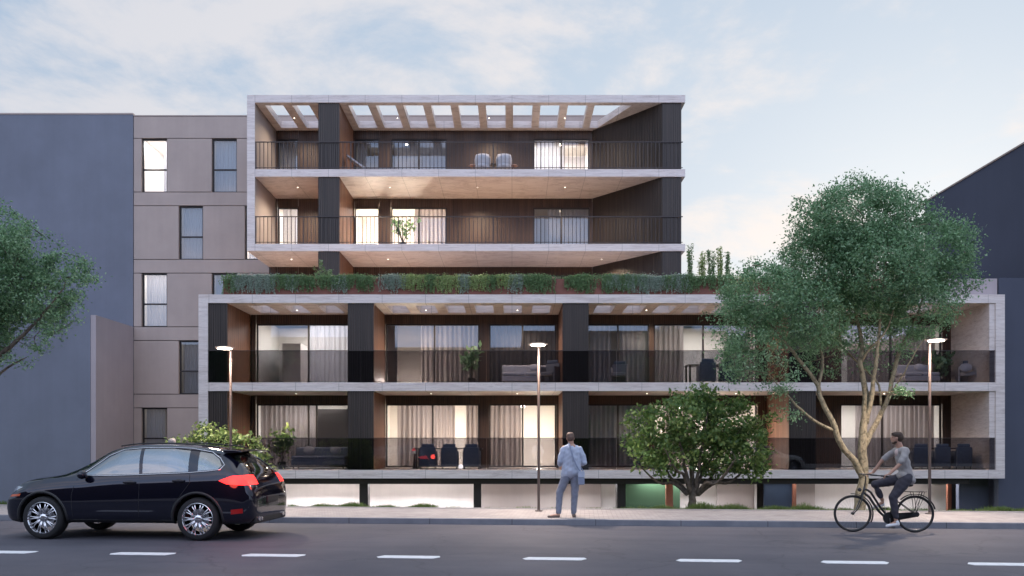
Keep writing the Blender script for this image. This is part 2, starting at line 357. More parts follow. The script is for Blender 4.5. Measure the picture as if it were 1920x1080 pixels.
for p0, p1 in [(-60, 65), (209, 326), (454, 571), (707, 825), (980, 1100), (1267, 1392), (1538, 1668), (1813, 1950)]:
    q = []
    for p in (p0, p1):
        D = 11.68 / (1 + 0.0875 * (p - 960) / F); X = px(p, D); w = Vector((X, D, 0)) - SO; q.append(w.dot(SU))
    t = -4.95
    d = MB().prism([(q[0] + 0.08, t + 0.13), (q[0], t - 0.02), (q[0] + 0.05, t - 0.13), (q[1] - 0.08, t - 0.13), (q[1], t + 0.02), (q[1] - 0.03, t + 0.13)], 0.0, 0.005).build('lane_dash', 'marking', road)

# ------------------------------------------------------------------ apartment building
B = thing('apartment_building', 'modern five storey apartment building with stone framed balconies and dark wood cladding', 'building', (0, 37, 0))
B0 = Vector((0, 37, 0))
def part(mb, name, m, parent=None, **k):
    o = mb.build(name, m, parent or B, **k)
    if parent is None: o.location = -B0
    return o
SL = 0.30
UX0, UX1, UD, UB = -11.04, 7.22, 33.6, 36.6
LX0, LX1, LD, LB = -11.08, 17.42, 28.5, 31.05
ZF = [0.78, 3.87, 6.98, 10.05, 13.16, 16.25]           # floor / roof tops
def splay(y, x_front=6.27, x_back=3.63): return x_front + (x_back - x_front) * (y - UD) / (UB - UD)
# upper stone frame
s = MB()
s.box(UX0, UX0 + 0.33, UD, 37.0, ZF[3] - 0.002, ZF[5] - 0.31)
s.box(UX0, UX1, UD, 37.09, ZF[3] - 0.30, ZF[3]-0.002)
s.box(UX0 + 0.33, UX1, UD, 37.09, ZF[4] - 0.31, ZF[4])
part(s, 'upper_stone_frame', 'stone')
t = MB(); z0, z1 = ZF[5] - 0.31, ZF[5]
t.box(UX0, UX1, UD, 33.9, z0, z1); t.box(UX0, UX1, 36.3, 37.09, z0, z1)
slots = [(497, 531), (548, 580)] + [(653 + 51.5 * k, 653 + 51.5 * k + 37) for k in range(9)]
sl = [(px(a, 33.9), px(b, 33.9)) for a, b in slots]
prev = UX0
for a, b in sl: t.box(prev, a, 33.9, 36.3, z0, z1); prev = b
a = px(1115, 33.9)
t.box(prev, a, 33.9, 36.3, z0, z1)
r0, r1 = px(1185, 33.9), px(1120, 36.3)
t.prism([(r0, 33.9), (UX1, 33.9), (UX1, 36.3), (r1, 36.3)], z0, z1)
part(t, 'roof_pergola', 'stone')
# lower stone frame
s = MB()
s.box(LX0, LX0 + 0.33, LD, 36.9, ZF[0] - 0.002, ZF[2] - 0.30); s.box(17.1, LX1, LD, 33.0, ZF[0] - 0.002, ZF[2] - 0.30)
s.box(LX0, LX1, LD, 36.9, ZF[0] - 0.30, ZF[0] - 0.002); s.box(LX0 + 0.33, 17.1, LD, 36.9, ZF[1] - 0.30, ZF[1])
s.box(16.9, 17.1, LD + 0.05, LB, ZF[0], ZF[1] - 0.3); s.box(16.9, 17.1, LD + 0.05, LB, ZF[1], ZF[2] - 0.3)
part(s, 'lower_stone_frame', 'stone')
t = MB(); z0, z1 = ZF[2] - 0.30, ZF[2]
t.box(LX0, LX1, LD, 29.03, z0, z1); t.box(LX0, LX1, 30.66, 36.9, z0, z1)
lows = [(472, 508), (534, 570), (598, 634), (728, 763), (782, 817), (836, 871), (890, 925), (944, 979), (998, 1033),
        (1117, 1152), (1174, 1209), (1231, 1266), (1288, 1323), (1345, 1380), (1402, 1437), (1545, 1580), (1602, 1637), (1659, 1694), (1716, 1751)]
prev = LX0
for p0, p1 in lows:
    a, b = px(p0, 29.5), px(p1, 29.5); t.box(prev, a, 29.03, 30.66, z0, z1); prev = b
t.box(prev, LX1, 29.03, 30.66, z0, z1)
part(t, 'terrace_slab', 'stone')
fl = MB()
for z in (ZF[0], ZF[1]): fl.box(LX0 + 0.35, 16.88, LD + 0.35, LB - 0.02, z, z + 0.006)
for z in (ZF[3], ZF[4]): fl.box(UX0 + 0.35, UX1 - 0.15, UD + 0.35, UB - 0.02, z, z + 0.006)
part(fl, 'balcony_floor', 'floor')
# ribbed cladding along a line
def ribs(mb, p, q, z0, z1, pitch=0.085, depth=0.022, gap=0.028):
    p = Vector((*p, 0)); q = Vector((*q, 0)); d = (q - p); Ln = d.length; d /= Ln; nrm = Vector((d.y, -d.x, 0))
    k = max(1, int(round(Ln / pitch))); pt = Ln / k; prof = []
    for i in range(k):
        a = i * pt; prof += [(a, depth), (a + gap, depth), (a + gap, 0), (a + pt, 0)]
    prof.append((Ln, 0))
    vs = []
    for a, o in prof:
        w = p + d * a - nrm * o; vs += [(w.x, w.y, z0), (w.x, w.y, z1)]
    mb.add(vs, [(2 * i, 2 * i + 2, 2 * i + 3, 2 * i + 1) for i in range(len(prof) - 1)])
    return mb
# windows -----------------------------------------------------------
def curtain(x0, x1, y, z0, z1, m, label, amp=0.055, pitch=0.19, group='curtains behind the windows'):
    r = random.Random(int(x0 * 100) + int(z0 * 10)); n_ = max(12, int((x1 - x0) / 0.018)); ph = 0; bot, top = [], []
    for i in range(n_ + 1):
        x = x0 + (x1 - x0) * i / n_; ph += (x1 - x0) / n_ / pitch * 2 * math.pi * r.uniform(0.5, 1.5)
        o = amp * math.sin(ph) + amp * 0.5 * math.sin(ph * 0.37 + 1)
        bot.append((x, y + o * 1.25, z0)); top.append((x, y + o * 0.8, z1))
    vs = bot + [((a[0] + b[0]) / 2, (a[1] + b[1]) / 2, (z0 + z1) / 2) for a, b in zip(bot, top)] + top; k = n_ + 1
    o = MB().add(vs, [(j * k + i, j * k + i + 1, (j + 1) * k + i + 1, (j + 1) * k + i) for j in (0, 1) for i in range(n_)]).build('curtain', m, smooth=True)
    return tag(o, label, 'curtain', group)
def window(x0, x1, z0, z1, y, mull=(0.5,), rails=(), fw=0.055, depth=0.1):
    f = MB(); f.box(x0, x0 + fw, y, y + depth, z0, z1); f.box(x1 - fw, x1, y, y + depth, z0, z1)
    f.box(x0 + fw, x1 - fw, y, y + depth, z0, z0 + fw); f.box(x0 + fw, x1 - fw, y, y + depth, z1 - fw, z1)
    for q in mull:
        xm = x0 + (x1 - x0) * q; f.box(xm - 0.03, xm + 0.03, y + 0.003, y + depth - 0.01, z0 + fw, z1 - fw)
    for q in rails:
        zm = z0 + (z1 - z0) * q; f.box(x0 + fw, x1 - fw, y + 0.006, y + depth - 0.01, zm - 0.035, zm + 0.035)
    w = part(f, 'window', 'frame')
    MB().box(x0 + fw, x1 - fw, y + depth * 0.45, y + depth * 0.45 + 0.012, z0 + fw, z1 - fw).build('pane', 'glass', w)
    return w
rooms = []
def room(x0, x1, z0, z1, y, depth=3.6, power=0, m='room', warm=(1, 0.95, 0.91), furniture=True):
    y += 0.02; y1 = y + depth; b = MB()
    b.add([(x0, y, z0), (x1, y, z0), (x1, y1, z0), (x0, y1, z0), (x0, y, z1), (x1, y, z1), (x1, y1, z1), (x0, y1, z1)],
          [(0, 1, 2, 3), (4, 7, 6, 5), (3, 2, 6, 7), (0, 3, 7, 4), (1, 5, 6, 2)])
    part(b, 'room_interior', m)
    if power: lamp('AREA', ((x0 + x1) / 2, y + depth * 0.45, z1 - 0.06), power, warm, min(2.0, (x1 - x0) * 0.6), sy=1.2)
def ORD(i): return ['first', 'second', 'third', 'fourth', 'fifth', 'sixth', 'seventh', 'eighth'][i]
# lower two floors: window pixel spans on the back wall plane
LW = [(480, 668), (723, 899), (917, 1043), (1100, 1218), (1226, 1420), (1576, 1767)]
SP = {  # (floor, index): (curtain ranges in fraction, lit power, material, mullions)
    (1, 0): ([(0.50, 1.0)], 110, 'sheer', (0.52,)), (1, 1): ([(0.36, 1.0)], 10, 'curtain', (0.52,)), (1, 2): ([(0.02, 1.0)], 3, 'curtain', (0.5,)),
    (1, 3): ([(0.05, 0.4), (0.55, 0.98)], 2, 'sheer', (0.5,)), (1, 4): ([(0.0, 0.30), (0.72, 1.0)], 75, 'curtain', (0.48,)), (1, 5): ([(0.1, 0.98)], 45, 'curtain', (0.5,)),
    (0, 0): ([(0.0, 0.60)], 95, 'curtain', (0.52, 0.60)), (0, 1): ([(0.10, 0.74), (0.86, 1.0)], 55, 'curtain', (0.5,)), (0, 2): ([(0.0, 0.48)], 42, 'curtain', (0.5,)),
    (0, 3): ([(0.0, 0.95)], 2, 'sheer', (0.5,)), (0, 4): ([(0.1, 0.4)], 50, 'curtain', (0.5,)), (0, 5): ([(0.18, 0.98)], 80, 'curtain', (0.42,))}
FLN = ['ground floor', 'first floor', 'terrace floor', 'third floor', 'top floor']
LWN = ['wide window near the left end', 'wide window right of the first pier', 'window left of the middle pier', 'window right of the middle pier',
       'window behind the trees', 'window nearest the stone end wall']
clad = MB(); piers = []
RW = [(473, 690), (705, 908), (909, 1050), (1062, 1222), (1223, 1455), (1540, 1780)]
for fi, zf in ((0, ZF[0]), (1, ZF[1])):
    zt = zf + 2.46; zc = ZF[fi + 1] - SL
    xs = [(-10.05, None)]
    prev = -10.05
    for i, (a, b) in enumerate(LW):
        X0, X1 = px(a, LB), px(b, LB)
        ribs(clad, (prev, LB), (X0, LB), zf, zc); ribs(clad, (X0, LB), (X1, LB), zt, zc); prev = X1
        # reveal
        clad.box(X0 - 0.001, X1 + 0.001, LB + 0.03, LB + 0.2, zt, zt + 0.05)
        cr, pw, cm, mu = SP[(fi, i)]
        window(X0, X1, zf + 0.03, zt, LB + 0.05, mu)
        ra, rb = RW[i]; room(px(ra, LB) , px(rb, LB), zf + 0.01, zc, LB + 0.17, 3.4, pw)
        for k, (c0, c1) in enumerate(cr):
            side = '' if len(cr) == 1 else ('left ' if k == 0 else 'right ')
            curtain(X0 + 0.05 + (X1 - X0 - 0.1) * c0, X0 + 0.05 + (X1 - X0 - 0.1) * c1, LB + 0.36, zf + 0.03, zt + 0.05, cm,
                    'pleated %s %scurtain in the %s %s' % ('pale' if cm == 'sheer' else 'grey beige', side, FLN[fi], LWN[i]))
    ribs(clad, (prev, LB), (16.9, LB), zf, zc)
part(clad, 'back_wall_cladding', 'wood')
# dark interior partition inside the ground floor left living room, wall strips
pb = MB(); pb.box(px(593, 32.4), px(668, 32.4), 32.4, 32.5, ZF[0] + 0.02, pz(767, 32.4)); part(pb, 'media_wall', 'room_dark')
pb = MB(); pb.box(px(532, 32.4), px(566, 32.4), 32.2, 34.6, ZF[1] + 0.02, pz(645, 32.4)); part(pb, 'closet_wall', 'grey_wall')
pb = MB(); pb.box(px(724, 32.0), px(745, 32.0), 32.0, 32.1, ZF[1] + 0.02, ZF[1] + 2.7); part(pb, 'closet_wall', 'room_dark'); pb = MB(); pb.box(px(745, 33.5), px(800, 33.5), 33.5, 33.6, ZF[1] + .02, ZF[1] + 2.75); part(pb, 'room_divider', 'room_dark')
PX = [(-10.75, -10.08), (-5.82, -4.90), (1.79, 2.71), (9.80, 10.76)]
for fi in (0, 1):
    zf, zc = ZF[fi], ZF[fi + 1] - SL
    for a, b in PX:
        m_ = MB(); y0 = LD + 0.06
        fr_ = MB(); ribs(fr_, (a, y0), (b, y0), zf, zc); part(fr_, 'pier_front', 'wood_shaded')
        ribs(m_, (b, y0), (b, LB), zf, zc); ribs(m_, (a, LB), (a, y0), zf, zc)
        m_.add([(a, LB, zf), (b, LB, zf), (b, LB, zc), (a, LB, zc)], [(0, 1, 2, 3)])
        part(m_, 'wood_pier', 'wood_lit')
# upper floors
UW = [(520, 559), (665, 711), (733, 838), (1000, 1106)]
USP = {(4, 0): ([(0, 1)], 1.5, 'sheer'), (4, 1): ([(0.0, 0.45)], 1.5, 'sheer'), (4, 2): ([(0.02, 0.98)], 1.5, 'sheer'), (4, 3): ([(0.0, 0.55)], 130, 'sheer'),
       (3, 0): ([(0.1, 1)], 40, 'sheer'), (3, 1): ([], 24, 'sheer'), (3, 2): ([(0.40, 1.0)], 34, 'curtain'), (3, 3): ([(0.25, 1.0)], 3, 'sheer'),
       (2, 0): ([], 1.5, 'sheer'), (2, 1): ([], 1.5, 'sheer'), (2, 2): ([], 1.5, 'curtain'), (2, 3): ([], 1.5, 'sheer')}
URW = [(505, 600), (655, 718), (719, 900), (930, 1108)]
UWN = ['narrow window beside the left stone wall', 'narrow window just right of the pier', 'wide window in the middle', 'wide window at the right']
clad = MB()
for fi in (2, 3, 4):
    zf = ZF[fi]; zt = zf + 2.41; zc = ZF[fi + 1] - 0.31 + (0.0 if fi != 2 else 0.01); prev = UX0 + (0.33 if fi > 2 else 0)
    for i, (a, b) in enumerate(UW):
        X0, X1 = px(a, UB), px(b, UB)
        ribs(clad, (prev, UB), (X0, UB), zf, zc); ribs(clad, (X0, UB), (X1, UB), zt, zc); prev = X1
        clad.box(X0 - 0.001, X1 + 0.001, UB + 0.03, UB + 0.2, zt, zt + 0.05)
        cr, pw, cm = USP[(fi, i)]
        window(X0, X1, zf + 0.03, zt, UB + 0.05, (0.5,) if i > 1 else ())
        ra, rb = URW[i]; room(px(ra, UB), px(rb, UB), zf + 0.01, zc, UB + 0.17, 3.2, pw)
        for c0, c1 in cr:
            curtain(X0 + 0.05 + (X1 - X0 - 0.1) * c0, X0 + 0.05 + (X1 - X0 - 0.1) * c1, UB + 0.36, zf + 0.03, zt + 0.05, cm,
                    'pleated %s curtain in the %s %s' % ('pale' if cm == 'sheer' else 'grey beige', FLN[fi], UWN[i]))
    ribs(clad, (prev, UB), (3.63, UB), zf, zc)
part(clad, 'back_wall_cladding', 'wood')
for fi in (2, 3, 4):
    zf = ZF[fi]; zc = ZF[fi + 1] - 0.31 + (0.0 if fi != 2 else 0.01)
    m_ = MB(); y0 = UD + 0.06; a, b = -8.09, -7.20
    fr_ = MB(); ribs(fr_, (a, y0), (b, y0), zf, zc); part(fr_, 'pier_front', 'wood_shaded')
    ribs(m_, (b, y0), (b, UB), zf, zc); ribs(m_, (a, UB), (a, y0), zf, zc); part(m_, 'wood_pier', 'wood_lit')
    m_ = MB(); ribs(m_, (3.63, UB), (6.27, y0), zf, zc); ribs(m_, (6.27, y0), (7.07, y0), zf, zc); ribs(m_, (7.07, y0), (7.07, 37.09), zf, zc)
    part(m_, 'splayed_wood_wall', 'wood_shaded')
# unseen point lights added in lit rooms, throwing light out through the uncurtained glass
for (x, y, z, e) in ((px(688, UB), UB + 1.7, ZF[3] + .25, 270), (px(757, UB), UB + 1.7, ZF[3] + .25, 270), (px(757, LB), LB + 1.5, ZF[1] + .3, 200), (px(830, LB), LB + 1.6, ZF[0] + .4, 200),
                     (px(1012, LB), LB + 1.7, ZF[0] + .4, 160), (px(1330, LB), LB + 1.7, ZF[0] + .4, 200), (px(545, UB), UB + 1.6, ZF[3] + .4, 40)):
    lamp('POINT', (x, y, z), e, (1, .84, .66), .07)
# railings
for zf in (ZF[3], ZF[4]):
    r_ = MB(); y = UD + 0.022
    r_.box(UX0 + 0.33, 7.12, y - 0.012, y + 0.03, zf + 1.12, zf + 1.155); r_.box(UX0 + 0.33, 7.12, y, y + 0.02, zf + 0.06, zf + 0.085)
    k = int((7.1 - UX0 - 0.35) / 0.165)
    for i in range(k + 1):
        x = UX0 + 0.36 + i * 0.165; w = 0.011 if i % 12 else 0.02
        r_.box(x - w, x + w, y + 0.001, y + 0.019, zf, zf + 1.12)
    part(r_, 'railing', 'rail')
for zf in (ZF[0], ZF[1]):
    r_ = MB(); xa = -10.74
    edges = [-10.74, -5.35, -0.9, 3.7, 8.3, 12.8, 17.08]
    for a, b in zip(edges, edges[1:]): r_.box(a + 0.006, b - 0.006, LD + 0.015, LD + 0.033, zf + 0.01, zf + 1.12)
    gr = part(r_, 'glass_balustrade', 'tint')
    MB().box(-10.74, 17.08, LD + 0.010, LD + 0.040, zf + 1.121, zf + 1.14).build('handrail', 'rail', gr)
# balcony downlights: a few real, the rest added to warm the ceilings
def downlight(x, y, z, e, warm=(1, 0.77, 0.56)):
    d = MB().lathe([(0.0, -0.012), (0.022, -0.012), (0.022, 0.0)], 16, (x, y, z))
    part(d, 'downlight', 'down_glow')
    lamp('SPOT', (x, y, z - 0.04), e, warm, 0.05, spot=R(150), blend=0.9)
for x in (-9.3, -5.3, -1.5, 2.3): downlight(x, 35.0, ZF[4] - 0.31, 360 if x < 0 else 260)
for x in (-9.6, -5.4, 3.9): downlight(x, 35.1, ZF[3] - 0.30, 420 if x < 0 else 260)
for x in (-8.0, -3.0, 0.2, 5.0, 8.3, 13.8): downlight(x, 29.9, ZF[1] - 0.30, 200)
# added downlights under the terrace pergola beams, warming the balcony below
for x in (-8.0, -3.2, 0.2, 5.0, 8.0, 13.5): downlight(x, 30.0, ZF[2] - 0.30, 210)
for x in (-9.5, -5.0, -1.0, 2.3): downlight(x, 35.2, ZF[5] - 0.31, 170)  # added spots, their floor bounce lights the roof pergola beams
# panelled facade on the left
f = MB(); win = MB(); D = 37.1
Wn = [[(-17.05, -15.88), (-13.82, -12.66)], [(-15.34, -14.23), (-12.3, -11.15)]]
gp = 0.016
FX0, FX1 = -17.4, -11.0
nb = 0
for k in range(6):
    zt, zb = 15.71 - 3.1 * k, 13.31 - 3.1 * k
    top = 16.8 if k == 0 else zb + 3.1
    f.box(FX0, FX1, D, D + 0.16, zt + gp + 0.07, top - gp)
    ops = Wn[k % 2]; prev = FX0
    for j, (a, b) in enumerate(ops):
        f.box(prev + (gp if prev > FX0 else 0), a, D, D + 0.16, zb + gp, zt + 0.07 - gp); prev = b
        w = window(a, b, zb, zt + 0.07, D + 0.12, (), (0.43,), fw=0.06, depth=0.08)
        if k < 5 and not (k == 4 and j == 1):
            lit = {(0, 0): 70, (1, 1): 60, (2, 0): 22}.get((k, j), 2.5)
            room(a - 0.2, b + 0.2, zb - 0.2, zt + 0.3, D + 0.26, 2.6, lit)
            c0, c1 = (a + 0.72 * (b - a), b) if (k, j) == (0, 0) else (a + 0.05, b - (0.25 if k == 4 else 0.05))
            curtain(c0, c1, D + 0.4, zb, zt + 0.05, 'sheer', 'sheer pleated curtain in the %s window of the %s row of the taupe facade' % (('left', 'right')[j], ('top', 'second', 'third', 'fourth', 'fifth')[k]), 0.025, 0.12)
    f.box(prev, FX1, D, D + 0.16, zb + gp, zt + 0.07 - gp)
f.box(FX1, 7.0, D + 0.002, D + 0.16, 15.5, 16.8)
f.box(FX0, 7.02, D - 0.02, D + 0.3, 16.8, 16.84)
part(f, 'panelled_facade', 'panel')
b = MB()
for k in range(6):
    zt, zb = 15.71 - 3.1 * k, 13.31 - 3.1 * k; ops = Wn[k % 2]; prev = FX0
    b.box(FX0 + 0.01, FX1, D + 0.17, D + 0.2, zt + 0.02, zb + 3.1 + 0.02 if k else 16.7)
    for a, c in ops: b.box(prev + 0.01, a, D + 0.17, D + 0.2, zb, zt + 0.02); prev = c
    b.box(prev, FX1, D + 0.17, D + 0.2, zb, zt + 0.02)
part(b, 'facade_backing', 'dark')
# roof & body behind
b = MB(); b.box(-17.4, 7.0, 41.3, 50, -1, 16.4); b.box(-10.9, 17.3, 41.0, 49, -1, 6.9); part(b, 'rear_block', 'panel')
b = MB(); b.box(-17.38, 7.0, 37.6, 41.3, 16.2, 16.4); part(b, 'roof', 'concrete')
# parking level under the building
bm_ = MB(); bm_.box(-11.0, 16.3, 28.75, 28.95, 0.27, 0.478); part(bm_, 'edge_beam', 'frame')
Dp = 31.5
def pw(a, b, m, y=Dp, name='parking_wall', top=0.46): part(MB().box(px(a, y), px(b, y), y, y + 0.12, -1.3, top), name, m)
pw(380, 903, 'white_wall'); pw(903, 1127, 'grey_wall', 31.3); pw(1127, 1170, 'white_wall')
pw(1168, 1250, 'green_wall', 30.4); pw(1249, 1262, 'rust', 30.1); pw(1262, 1275, 'green_wall', 30.4); pw(1262, 1347, 'white_wall')
pw(1345, 1417, 'grey_wall', 31.2); pw(1416, 1419, 'white_wall', 31.0); pw(1419, 1435, 'frame', 31.1); pw(1433, 1488, 'navy_wall', 30.6); pw(1487, 1493, 'rust', 30.4)
pw(1493, 1528, 'grey_wall', 31.2); pw(1524, 1790, 'white_wall'); pw(1777, 1784, 'rust', 30.2); pw(1784, 1800, 'frame', 30.3)
for a, b in ((674, 690), (888, 902), (1157, 1173)): part(MB().box(px(a, 29), px(b, 29), 28.98, 29.4, -1.3, 0.478), 'column', 'frame')
part(MB().box(-16, 16.4, 28.9, 33, -1.1, -1.04), 'parking_floor', 'concrete')
for x, e in ((-7.5, 240), (-3.0, 200), (2.0, 100), (6.4, 130), (11.0, 40), (14.6, 90)):
    lamp('AREA', (x, 30.2, 0.44), e, (0.96, 0.96, 1.0), 3.2, sy=0.25, rot=(R(-30), 0, 0))
# room light fixtures are inside; terrace parapet of the neighbour
# ------------------------------------------------------------------ neighbouring buildings
nbL = thing('neighbour_building', 'plain blue grey rendered building on the left with a lower wing', 'building', (-30, 37, 0))
o = MB().box(-70, -17.42, 37.07, 50, -1.2, 16.86).build('main_block', 'plaster_grey', nbL); o.location = (30, -37, 0)
o = MB().box(-70, -17.62, 33.7, 37.06, -1.2, 7.11).build('wing', 'plaster_grey', nbL); o.location = (30, -37, 0)
o = MB().box(-17.62, -17.4, 33.72, 37.06, -1.2, 7.10).build('wing_side_wall', 'plaster_taupe', nbL); o.location = (30, -37, 0)
o = MB().box(-70, -17.42, 37.05, 37.4, 16.861, 16.93).build('coping', 'panel', nbL); o.location = (30, -37, 0)
nbR = thing('neighbour_building', 'tall dark navy building on the right behind the big tree', 'building', (24, 32, 0))
o = MB().box(18.54, 45, 29.2, 36.2, -1.2, 12.56).build('main_block', 'plaster_navy', nbR); o.location = (-24, -32, 0)
o = MB().box(17.44, 45, 28.9, 29.19, -1.2, 7.65).build('front_wall', 'plaster_navy2', nbR); o.location = (-24, -32, 0)
o = MB().box(16.35, 17.43, 29.5, 29.7, -1.2, 0.475).build('basement_wall', 'plaster_navy2', nbR); o.location = (-24, -32, 0)
o = MB().box(18.5, 45, 29.15, 36.25, 12.561, 12.62).build('coping', 'panel', nbR); o.location = (-24, -32, 0)
pp = MB().box(15.2, 17.40, 28.92, 29.15, 6.982, 7.63); part(pp, 'terrace_parapet', 'plaster_taupe')

opp = thing('row_building', 'plain low grey building across the street behind the viewer', 'building', (0, -22, 0))
b = MB(); xx = -60
for w_, h_ in ((16, 11.5), (13, 13.0), (18, 12.2), (14, 11.2), (20, 12.8), (17, 11.6), (22, 12.4)): b.box(xx, xx + w_ - .02, -8 + (h_ % 1), 6, -1, h_); xx += w_
b.build('facade', mat('dark_brick', (0.07, 0.06, 0.065), 0.9), opp)
# ------------------------------------------------------------------ foliage helpers
def leaves(centres, size, rng, stretch=1.9, up=0.25):
    """one small folded leaf at every centre"""
    c = np.asarray(centres); n_ = len(c)
    d = rng.normal(size=(n_, 3)); d[:, 2] += up; d /= np.linalg.norm(d, axis=1)[:, None]
    e = rng.normal(size=(n_, 3)); e -= d * (e * d).sum(1)[:, None]; e /= np.linalg.norm(e, axis=1)[:, None]
    s_ = size * rng.uniform(0.65, 1.25, size=(n_, 1)); nn = np.cross(d, e)
    a = c - e * s_ * 0.5 * stretch; b = c + e * s_ * 0.5 * stretch
    l = c + nn * s_ * 0.42 + d * s_ * 0.12; r = c - nn * s_ * 0.42 + d * s_ * 0.12
    v = np.stack([a, l, b, r], 1).reshape(-1, 3)
    return v
def quad_mesh(name, v, m, parent=None):
    me = bpy.data.meshes.new(name); n_ = len(v); q = n_ // 4
    me.vertices.add(n_); me.vertices.foreach_set('co', v.astype(np.float32).ravel())
    me.loops.add(n_); me.loops.foreach_set('vertex_index', np.arange(n_, dtype=np.int32))
    me.polygons.add(q); me.polygons.foreach_set('loop_start', np.arange(0, n_, 4, dtype=np.int32))
    me.update(calc_edges=True); me.materials.append(M[m])
    o = bpy.data.objects.new(name, me); C.objects.link(o)
    if parent: o.parent = parent
    return o
def crown_points(ells, rng, per_m3, cl_n, cl_r, shell=0.45):
    """clusters of leaf centres spread through ellipsoids, denser toward the outside; returns (leaf centres, cluster centres)"""
    allp, cc = [], []
    for (c, r, dens) in ells:
        vol = 4.19 * r[0] * r[1] * r[2]; k = max(4, int(vol * per_m3 * dens))
        u = rng.normal(size=(k, 3)); u /= np.linalg.norm(u, axis=1)[:, None]; rad = rng.uniform(shell, 1.0, size=(k, 1)) ** 0.6
        p = np.array(c) + u * rad * np.array(r); cc.append(p)
        for q in p:
            m_ = int(cl_n * rng.uniform(0.5, 1.5)); o = rng.normal(size=(m_, 3)) * cl_r * rng.uniform(0.6, 1.2); o[:, 2] *= 0.7
            allp.append(q + o)
    return np.concatenate(allp), np.concatenate(cc)
def limb_path(p, q, k, wig, r):
    p, q = Vector(p), Vector(q); out = [p]
    for i in range(1, k):
        t = i / k; out.append(p.lerp(q, t) + Vector((r.uniform(-wig, wig), r.uniform(-wig, wig), r.uniform(-wig, wig) * 0.6 + math.sin(t * math.pi) * wig * 0.6)))
    out.append(q); return out
def grow_twigs(mb, limbs, cc, rng, r, per=0.33, r0=0.022):
    """thin branches from the nearest limb point to a share of the cluster centres"""
    nodes = [Vector(p) for lm in limbs for p in lm]
    sel = [c for c in cc if r.random() < per]
    sel.sort(key=lambda c: min((Vector(c) - q).length for q in nodes))
    for c in sel:
        c = Vector(c); best = min(nodes, key=lambda q: (q - c).length + (0.6 if q.z > c.z + 0.2 else 0)); d = (best - c).length
        if d < 0.15: continue
        k = max(2, int(d / 0.35)); path = limb_path(best, c, k, 0.07 * min(d, 1.5), r)
        ra = min(r0, 0.007 + 0.012 * d); mb.tube(path, [ra * (1 - 0.75 * i / k) for i in range(k + 1)], 5, cap=False)
        nodes += path[1:]
def big_tree_at(name, label, base, limbs, ells, leaf, bark, seed, lsize, per, cln, clr, stretch=1.9, twig=0.33, group=None):
    rng = np.random.default_rng(seed); r = random.Random(seed)
    T = thing(name, label, 'tree' , base, 0, group); b0 = Vector(base); tk = MB(); Lp = []
    for pts, rad in limbs:
        pts = [Vector(p) - b0 for p in pts]; sm = []; rr = []
        k = len(pts)
        for i in range(k - 1):         # catmull-rom refine
            p0, p1, p2, p3 = pts[max(i - 1, 0)], pts[i], pts[i + 1], pts[min(i + 2, k - 1)]
            for j in range(4):
                t = j / 4; sm.append(0.5 * ((2 * p1) + (p2 - p0) * t + (2 * p0 - 5 * p1 + 4 * p2 - p3) * t * t + (3 * p1 - p0 - 3 * p2 + p3) * t ** 3)
                                     + Vector((r.uniform(-1, 1), r.uniform(-1, 1), 0)) * 0.012)
                rr.append(rad[i] * (1 - t) + rad[i + 1] * t)
        sm.append(pts[-1]); rr.append(rad[-1]); tk.tube(sm, rr, 10); Lp.append(sm)
    E = [((Vector(c) - b0), rr_, d) for c, rr_, d in ells]
    P, CC = crown_points(E, rng, per, cln, clr)
    tk.build('trunk', bark, T, smooth=True)
    tw = MB(); grow_twigs(tw, [l[len(l) // 3:] for l in Lp], CC, rng, r, twig); tw.build('branches', bark, T, smooth=True)
    quad_mesh('crown', leaves(P, lsize, rng, stretch), leaf, T)
    return T
def W3(x, y, D): return (px(x, D), D, pz(y, D))
